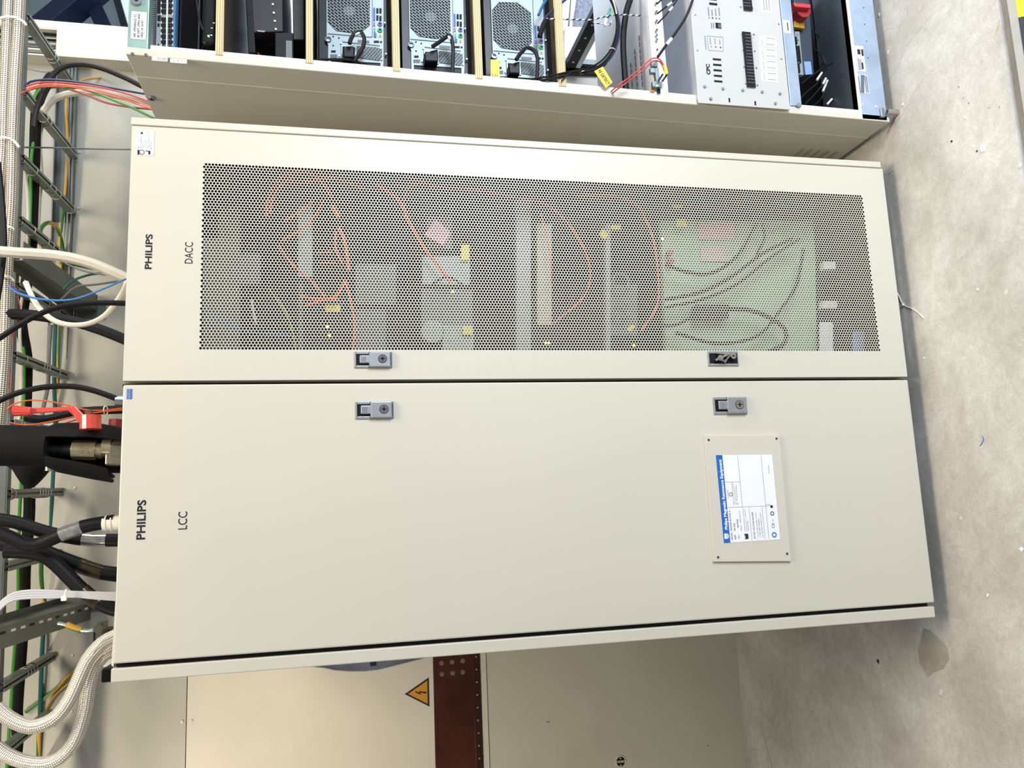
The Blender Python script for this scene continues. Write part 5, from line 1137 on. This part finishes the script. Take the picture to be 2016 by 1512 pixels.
# thick black hoses with clear sleeves
def hose(pts, wpx, lab, sl, Y, mslv=CLEAR, end=None):
    t = thing('black_hose', A(pts[-1][0], pts[-1][1], Y), lab, 'hose', 'thick black hoses above the plain cabinet')
    MB().tube([A(x, y, Y) for x, y in pts], wpx/2*PX(Y), 16).build('hose', RUBBER, t, smooth=True)
    MB().tube([A(x, y, Y-.0) for x, y in sl], (wpx/2+.5)*PX(Y), 16, smooth=len(sl) > 2).build('clear_sleeve', mslv, t, 'shiny clear sleeve', smooth=True)
    return t
hose([(-10, 1022), (30, 1028), (60, 1038), (100, 1050), (150, 1060), (190, 1063), (280, 1064)], 22, 'thick black hose ending under the white fitting, with a clear sleeve', [(163, 1061), (186, 1063), (210, 1063)], .5)
h2 = hose([(-10, 1046), (20, 1058), (45, 1070), (70, 1073), (95, 1064), (120, 1053), (150, 1041), (180, 1033), (225, 1026)], 23, 'thick black hose in front, joining the white fitting of the plain cabinet', [(119, 1053.5), (140, 1045), (161, 1037.5)], .38)
m_ = MB()
for k in range(5): x0, x1 = 203+k*7, 209+k*7; m_.cyl(A(x0, 1031-k*.4, .38), A(x1, 1031-k*.4, .38), (13 if k != 1 else 12)*PX(.38), 20)
m_ = MB().cyl(A(203, 1031, .38), A(275, 1027, .38), 12.5*PX(.38), 20); m_.build('white_fitting', WPLAS, h2, 'white ribbed end fitting', smooth=True)
for k in range(2): MB().cyl(A(208+k*11, 1030.7, .38), A(211+k*11, 1030.5, .38), 13.6*PX(.38), 20).build('fitting_ring', WPLAS, h2, smooth=True)
BRSL = mat('brown_sleeve', '4a4030', .15, .6, .6, 50, .3, 60)
hose([(-10, 1068), (40, 1076), (85, 1086), (120, 1100), (160, 1114), (200, 1127), (280, 1136)], 25, 'thick black hose sloping down under the two upper ones', [(157, 1113), (178, 1120.5), (203, 1128)], .48, BRSL)
hose([(10, 1085), (50, 1086), (85, 1093), (112, 1112), (138, 1138), (162, 1162), (190, 1184), (225, 1199), (280, 1208)], 24, 'lowest thick black hose, bending towards the bundle of thin grey wires', [(163, 1162), (178, 1175), (196, 1187)], .44, BRSL)
# thin grey bundle
for i in range(4):
    o = i*4.6
    cable([(-8, 1196+o*.9), (8, 1180+o*.85), (28, 1168+o*.9), (60, 1163+o), (110, 1164+o*.85), (150, 1166+o*.6), (190, 1167+o*.8), (265, 1169+o*1.0)], 4.6, GCAB, 'grey_wire', ('topmost', 'second', 'third', 'lowest')[i]+' of the four thin grey wires entering the plain cabinet', 'wire', .33)
gt_ = cable([(131, 1160), (128, 1170), (126, 1178)], 3.5, WPLAS, 'cable_tie', 'white cable tie on the bundle of thin grey wires', 'cable tie', .31); p = A(126, 1178, .305); MB().box(p.x-.006, p.x+.006, p.y-.004, p.y+.004, p.z-.006, p.z+.006).build('tie_head', WPLAS, gt_, bevel=.002)
# lower black cables
cable([(-8, 792), (25, 777), (60, 767), (100, 761), (145, 761), (185, 769), (230, 785), (262, 797)], 10, RUBBER, 'black_cable', 'black cable arching into the plain cabinet through a silver gland', 'cable', .25)
MB().cyl(A(228, 790, .25), A(262, 791, .25), 9*PX(.25), 6).build('cable_gland', STEEL, None, 'silver six sided gland at the top of the plain cabinet', 'gland')
cable([(50, 822), (80, 826), (110, 822), (150, 812), (190, 808), (262, 806)], 15, RUBBER, 'black_cable', 'thick black cable behind the red lever', 'cable', .42)
cable([(14, 806), (30, 794), (60, 788), (95, 790), (130, 797), (165, 806), (200, 808), (262, 802)], 2.4, ORANGE, 'orange_wire', 'thin orange wire arching behind the red lever, upper one', 'wire', .36)
cable([(20, 832), (50, 837), (90, 832), (130, 824), (165, 816), (200, 811), (262, 806)], 2.4, ORANGE, 'orange_wire', 'thin orange wire passing under the red lever', 'wire', .34)
cable([(28, 838), (70, 842), (110, 838), (150, 826)], 3, mat('salmon_wire', 'c8603c', .5), 'orange_wire', 'salmon wire ending beside the red lever hub', 'wire', .36)
p = A(208, 808, .36); MB().ring(p, (0, .2, 1), .011, .0014, 16, 5).build('cable_tie', WPLAS, None, 'white cable tie holding the orange wires to the black cable', 'cable tie')

# insulated pipe with valve
Yv = .34
pipe = thing('insulated_pipe', A(60, 877, Yv), 'black foam insulated pipe with a bare metal valve at its split end', 'pipe')
MB().tube([A(x, y, Yv) for x, y in ((-15, 877), (20, 877), (60, 878), (100, 879))], 35*PX(Yv), 28).build('foam_sleeve', FOAM, pipe, smooth=True)
def shell(name, rings, a0, a1, n=14, th=.006):
    # open curved flap: rings of (centre pixel x, y, radius px)
    vs = []; 
    for (x, y, r) in rings:
        c_ = A(x, y, Yv)
        for rr in (r*PX(Yv), r*PX(Yv)-th):
            for k in range(n+1):
                a_ = a0+(a1-a0)*k/n; vs.append((c_.x+math.cos(a_)*rr, c_.y-math.sin(a_)*rr*.9, c_.z))
    fs = []; W_ = 2*(n+1)
    for i in range(len(rings)-1):
        for k in range(n):
            b_ = i*W_; fs += [(b_+k, b_+k+1, b_+W_+k+1, b_+W_+k), (b_+n+1+k+1, b_+n+1+k, b_+W_+n+1+k, b_+W_+n+1+k+1)]
        for k in (0, n):
            b_ = i*W_; fs.append((b_+k, b_+W_+k, b_+W_+n+1+k, b_+n+1+k) if k == 0 else (b_+k, b_+n+1+k, b_+W_+n+1+k, b_+W_+k))
    for b_ in (0, (len(rings)-1)*W_):
        for k in range(n): fs.append((b_+k, b_+n+1+k, b_+n+2+k, b_+k+1))
    return MB().add(vs, fs).build(name, FOAM, pipe, smooth=True, sharp=60)
shell('upper_flap', [(95, 880, 36), (112, 882, 43), (150, 885, 47), (190, 883, 45), (225, 884, 40), (262, 888, 36)], -.6, 1.15)
shell('lower_flap', [(95, 880, 35), (115, 884, 40), (150, 888, 43), (190, 895, 44), (222, 905, 40)], 2.05, 3.5)
shell('back_flap', [(95, 880, 34), (150, 886, 40), (262, 890, 38)], 3.4, 5.9)
m_ = MB().cyl(A(100, 886, Yv), A(148, 886, Yv), 14*PX(Yv), 20); m_.build('bare_pipe', BLACK, pipe, smooth=True)
m_ = MB().cyl(A(144, 886, Yv-.01), A(190, 887, Yv-.01), 17*PX(Yv), 8); m_.build('valve_body', BRASS, pipe, 'pale metal valve body with cast marks', bevel=.001)
m_ = MB().cyl(A(188, 887, Yv-.01), A(204, 888, Yv-.01), 14*PX(Yv), 20); m_.cyl(A(204, 882, Yv-.01), A(222, 882, Yv-.01), 17.5*PX(Yv), 12); m_.build('valve_neck', BRASS, pipe, smooth=True)
m_ = MB().cyl(A(222, 885, Yv-.01), A(262, 888, Yv-.01), 20*PX(Yv), 6); m_.build('union_nut', mat('dull_nickel', '8a8474', .35, .7, .2, 30), pipe, bevel=.001)
m_ = MB(); rect(m_, 206, 238, 893, 916, Yv-.03, .05); m_.build('pipe_stub', mat('dull_nickel', '8a8474', .35, .7, .2, 30), pipe, bevel=.004)
for i, (s_, x) in enumerate((('DN40', 173), ('1 1/2', 164))):
    a = A(x, 896, Yv-.01-17.2*PX(Yv)); b = A(x, 880, Yv-.01-17.2*PX(Yv)); text(s_, a, 1, mat('cast_mark', '847a62', .5), pipe, 'cast_mark', width=(b-a).length, height=6*PX(Yv), ext=.0002)
lv = thing('valve_lever', A(178, 832, Yv-.06), 'red lever handle on top of the insulated pipe valve', 'lever')
Yl = Yv-.075
m_ = MB(); m_.tube([A(27, 809, Yl), A(32, 809, Yl), A(58, 810, Yl), (A(62, 810, Yl))], 9.5*PX(Yl), 16, r1=7.5*PX(Yl), smooth=False); m_.build('grip', VRED, lv, smooth=True)
for k in range(6):
    a_ = math.pi*(k+.5)/6; c_ = A(30, 809, Yl); c2 = A(57, 810, Yl); r_ = 9*PX(Yl); MB().bar((c_.x+math.cos(a_)*r_, c_.y-math.sin(a_)*r_, c_.z), (c2.x+math.cos(a_)*r_*.8, c2.y-math.sin(a_)*r_*.8, c2.z), .002, .002).build('grip_rib', VRED, lv)
m_ = MB(); quad(m_, [(60, 803), (100, 802), (146, 800), (152, 808), (168, 822), (160, 834), (134, 808), (100, 811), (60, 814)], Yl, .010); m_.build('lever_arm', VRED, lv, bevel=.002)
m_ = MB(); quad(m_, [(138, 800), (147, 799), (170, 822), (160, 834), (150, 828)], Yl-.008, .010); m_.build('lever_knee', VRED, lv, bevel=.002)
c_ = A(177, 825, Yl+.018); z_ = Vector((0, 0, 1))
m_ = MB().cyl(A(178, 818, Yl+.01), A(178, 845, Yl+.01), 17.5*PX(Yl), 14); m_.build('hub', VRED, lv, smooth=True, sharp=25)
m_ = MB().cyl(A(174, 819, Yl+.006), A(173, 808, Yl+.006), 8*PX(Yl), 6); m_.build('stem_nut', BRONZE, lv)
m_ = MB().cyl(A(230, 826, Yv+.03), A(228, 848, Yv+.03), 13*PX(Yv), 10); m_.build('small_red_knob', mat('dark_red_cap', '8c2328', .4), None, 'dark red knob half hidden at the top edge of the plain cabinet', 'knob', smooth=True)
# second, horizontal black pipe behind
MB().tube([A(62, 900, .62), A(62, 918, .61), A(60, 936, .61), A(58, 952, .62)], 44*PX(.62), 20, r1=12*PX(.62)).build('black_elbow', FOAM, None, 'black foam covered elbow behind the insulated pipe', 'pipe', smooth=True)
MB().cyl(A(96, 905, .6), A(97, 927, .6), 9*PX(.6), 16).build('metal_stub', BRASS, None, 'short pale metal stub below the insulated pipe', 'stub', smooth=True)
m_ = MB(); quad(m_, [(118, 913), (160, 922), (210, 927), (222, 937), (215, 942), (150, 926), (124, 925)], .32, .03); m_.build('torn_foam', FOAM, None, 'torn strip of black foam hanging under the insulated pipe', 'foam', bevel=.003)
m_ = MB(); quad(m_, [(116, 915), (150, 924), (178, 926), (130, 930), (124, 925)], .36, .008); m_.build('torn_foil', CLEAR, None, 'scrap of silvery foil under the insulated pipe', 'foil')

# earth terminal by the cabinet corner
et = thing('earth_terminal', A(193, 1240, .5), 'dark earth clamp with a short green and yellow cable above the plain cabinet', 'clamp')
MB().tube([A(131, 1229, .5), A(145, 1236, .5), A(160, 1241, .5)], 5*PX(.5), 10).build('earth_lead', GY, et, smooth=True)
MB().tube([A(114, 1227, .5), A(122, 1228, .5), A(132, 1231, .5)], 3*PX(.5), 8).build('cable_lug', STEEL, et, smooth=True)
MB().tube([A(158, 1240, .5), A(172, 1241, .5), A(186, 1239, .5)], 3.6*PX(.5), 8).build('cable_lug', STEEL, et, smooth=True)
m_ = MB().cyl(A(193, 1238, .48), A(193, 1238, .45), 8*PX(.5), 6); m_.build('bolt_head', mat('dark_bolt', '6a6a5c', .4, .5), et)
m_ = MB(); rect(m_, 188, 202, 1226, 1264, .49, .05); m_.build('clamp_block', mat('clamp_grey', '55544a', .45, .3), et, bevel=.002)
m_ = MB(); rect(m_, 183, 240, 1240, 1262, .55, .08); m_.build('mounting_block', BLACK, et, bevel=.003)
m_ = MB(); rect(m_, 199, 240, 1316, 1343, .3, .12); m_.build('black_bracket', BLACK, None, 'black bracket at the outer top corner of the plain cabinet', 'bracket', bevel=.003)
m_ = MB(); rect(m_, 192, 240, 1285, 1312, .42, .02); m_.build('metal_plate', SILV, None, 'small silver plate behind the braided hoses at the cabinet corner', 'plate', bevel=.002)
cable([(175, 1303), (150, 1318), (130, 1335), (110, 1357), (88, 1374), (50, 1402)], 6, GY, 'earth_cable', 'green and yellow cable crossing behind the lower braided hoses', 'cable', 1.16)
cable([(156, 1333), (130, 1350), (110, 1368), (95, 1390), (84, 1412)], 4, YCAB, 'orange_cable', 'orange cable below the crossing green and yellow cable', 'cable', 1.165)

# paper wallet bulging out beside the plain cabinet
cur = [(586, 1312), (612, 1313), (640, 1316), (662, 1321), (690, 1323), (718, 1323), (745, 1320), (765, 1315), (800, 1306), (856, 1291)]
pw = thing('document_wallet', A(720, 1310, .06), 'white paper wallet bulging out at the left side of the plain cabinet', 'document')
inner_pts = [Vector((XL0-.0006, .05, A(856, 1284, .05).z)), Vector((XL0-.0006, .05, A(586, 1303, .05).z))]
P_ = [A(x, y-1.4, .05) for x, y in cur]
MB().prism(P_+inner_pts, (0, .2, 0)).build('printed_sheets', PAPERB, pw, 'grey lilac printed sheets')
Q_ = [A(x, y, .045) for x, y in cur]; R_ = [A(x, y-1.5, .045) for x, y in reversed(cur)]
MB().prism(Q_+R_, (0, .22, 0)).build('outer_sheet', PAPER, pw, 'white outer sheet')
m_ = MB(); rect(m_, 729, 741, 1303, 1311, .0485, .001); m_.build('print', mat('navy_print', '2d2d55', .6), pw)
m_ = MB(); quad(m_, [(583, 1309), (593, 1308), (593, 1312), (583, 1313)], .04, .02); m_.build('wallet_clip', BLACK, pw)

# ------------------------------------------------------------------ small things on the floor
def fl(pts, wmm, m, nm, lab, cat): 
    P = [AZ(x, y, 0) for x, y in pts]
    return MB().tube([(p.x, p.y, wmm/2000+.0003) for p in P], wmm/2000, 6).build(nm, m, None, lab, cat, smooth=True)
fl([(1747, 262), (1755, 248), (1760, 236), (1768, 226)], 1.6, RED, 'wire_scrap', 'red wire scrap lying on the floor at the corner of the open rack', 'wire')
lt_ = fl([(1755, 563), (1768, 578), (1779, 600), (1795, 607), (1808, 615), (1820, 627)], 2.3, WPLAS, 'loose_cable_tie', 'loose white cable tie on the floor sticking out under the perforated cabinet', 'cable tie')
p = AZ(1779, 600, 0); MB().box(p.x-.003, p.x+.003, p.y-.003, p.y+.003, .0003, .005).build('tie_head', WPLAS, lt_, bevel=.001)
fl([(1502, 1441), (1511, 1475), (1523, 1520)], 2.2, mat('straw', 'c9bd9a', .6), 'straw', 'pale straw lying on the dark floor at the lower edge of the photo', 'straw')
fl([(1962, 62), (1966, 50), (1968, 38)], 1.6, mat('straw', 'c9bd9a', .6), 'straw', 'short pale stalk lying across the groove edge near the yellow tape', 'straw')
fl([(1749, 342), (1754, 339), (1759, 332)], 1.4, WPLAS, 'plastic_sliver', 'tiny curved white sliver on the floor at the corner of the perforated cabinet', 'scrap')
fl([(1934, 858), (1937, 866), (1930, 878)], 1.4, mat('blue_thread', '3355c0', .5), 'blue_thread', 'tiny blue thread on the floor below the middle of the cabinets', 'scrap')
fl([(1898, 229), (1903, 235)], 1.6, WPLAS, 'plastic_sliver', 'small white sliver on the floor below the open rack', 'scrap')
fl([(1812, 21), (1815, 14)], 1.8, WPLAS, 'plastic_sliver', 'small white sliver on the floor near the upper edge of the photo', 'scrap')
def chip(x, y, wpx, hpx, m, nm, lab, k=9):
    c_ = AZ(x, y, 0); s_ = PX(c_.y)*1.25; rnd = random.Random(int(x*7+y))
    P = [(c_.x+math.cos(2*math.pi*i/k)*hpx*s_*.42*(.45+.8*rnd.random()), c_.y+math.sin(2*math.pi*i/k)*wpx*s_*.55*(.45+.8*rnd.random()), .0002) for i in range(k)]
    return MB().prism(P, (0, 0, .0012)).build(nm, m, None, lab, 'chip')
chip(1935, 292, 14, 20, WHITE, 'plaster_chip', 'largest white plaster splash on the floor below the gap between the cabinets'); chip(1924, 297, 4, 6, INK, 'dark_chip', 'small black chip touching the largest white plaster splash'); chip(1874, 278, 4, 6, INK, 'dark_chip', 'black chip alone on the floor left of the plaster splash')
chip(1731, 30, 5, 10, WHITE, 'plaster_chip', 'white chip on the floor by the bottom bar of the open rack'); chip(1778, 205, 5, 6, WHITE, 'plaster_chip', 'white chip on the floor near the corner bolt of the open rack')
chip(1925, 570, 7, 6, WHITE, 'plaster_chip', 'small white chip on the floor near the loose cable tie'); chip(2010, 326, 8, 10, WHITE, 'plaster_chip', 'white plaster chip at the very bottom edge near the groove'); chip(1819, 706, 5, 6, WHITE, 'plaster_chip', 'ring shaped white speck below the seam of the two cabinets')
chip(1945, 1172, 6, 10, WHITE, 'plaster_chip', 'white splash on the floor right of the plain cabinet corner'); chip(1853, 1365, 10, 14, mat('pale_splash', 'd8d3c6', .7), 'plaster_chip', 'pale splash on the floor below the left corner of the plain cabinet'); chip(2012, 1082, 8, 10, WHITE, 'plaster_chip', 'white chip at the bottom edge of the photo below the plain cabinet')
chip(1729, 1302, 5, 9, INK, 'dark_chip', 'small black chip on the floor left of the plain cabinet corner'); chip(1483, 1460, 4, 16, mat('pale_splash', 'd8d3c6', .7), 'pale_chip', 'pale sliver on the dark floor beside the straw')
c_ = [(1818, 1236), (1830, 1240), (1852, 1258), (1866, 1275), (1869, 1296), (1858, 1316), (1838, 1322), (1828, 1332), (1812, 1306), (1808, 1280), (1814, 1258)]
MB().prism([(AZ(x, y, 0).x, AZ(x, y, 0).y, .0002) for x, y in c_], (0, 0, .0008)).build('floor_patch', concrete('patch_mortar', 'bdb5a6', 'a39b8c', .85, 'c4bdae', 3), None, 'rough brownish mortar patch on the floor by the corner of the plain cabinet', 'patch')
#END
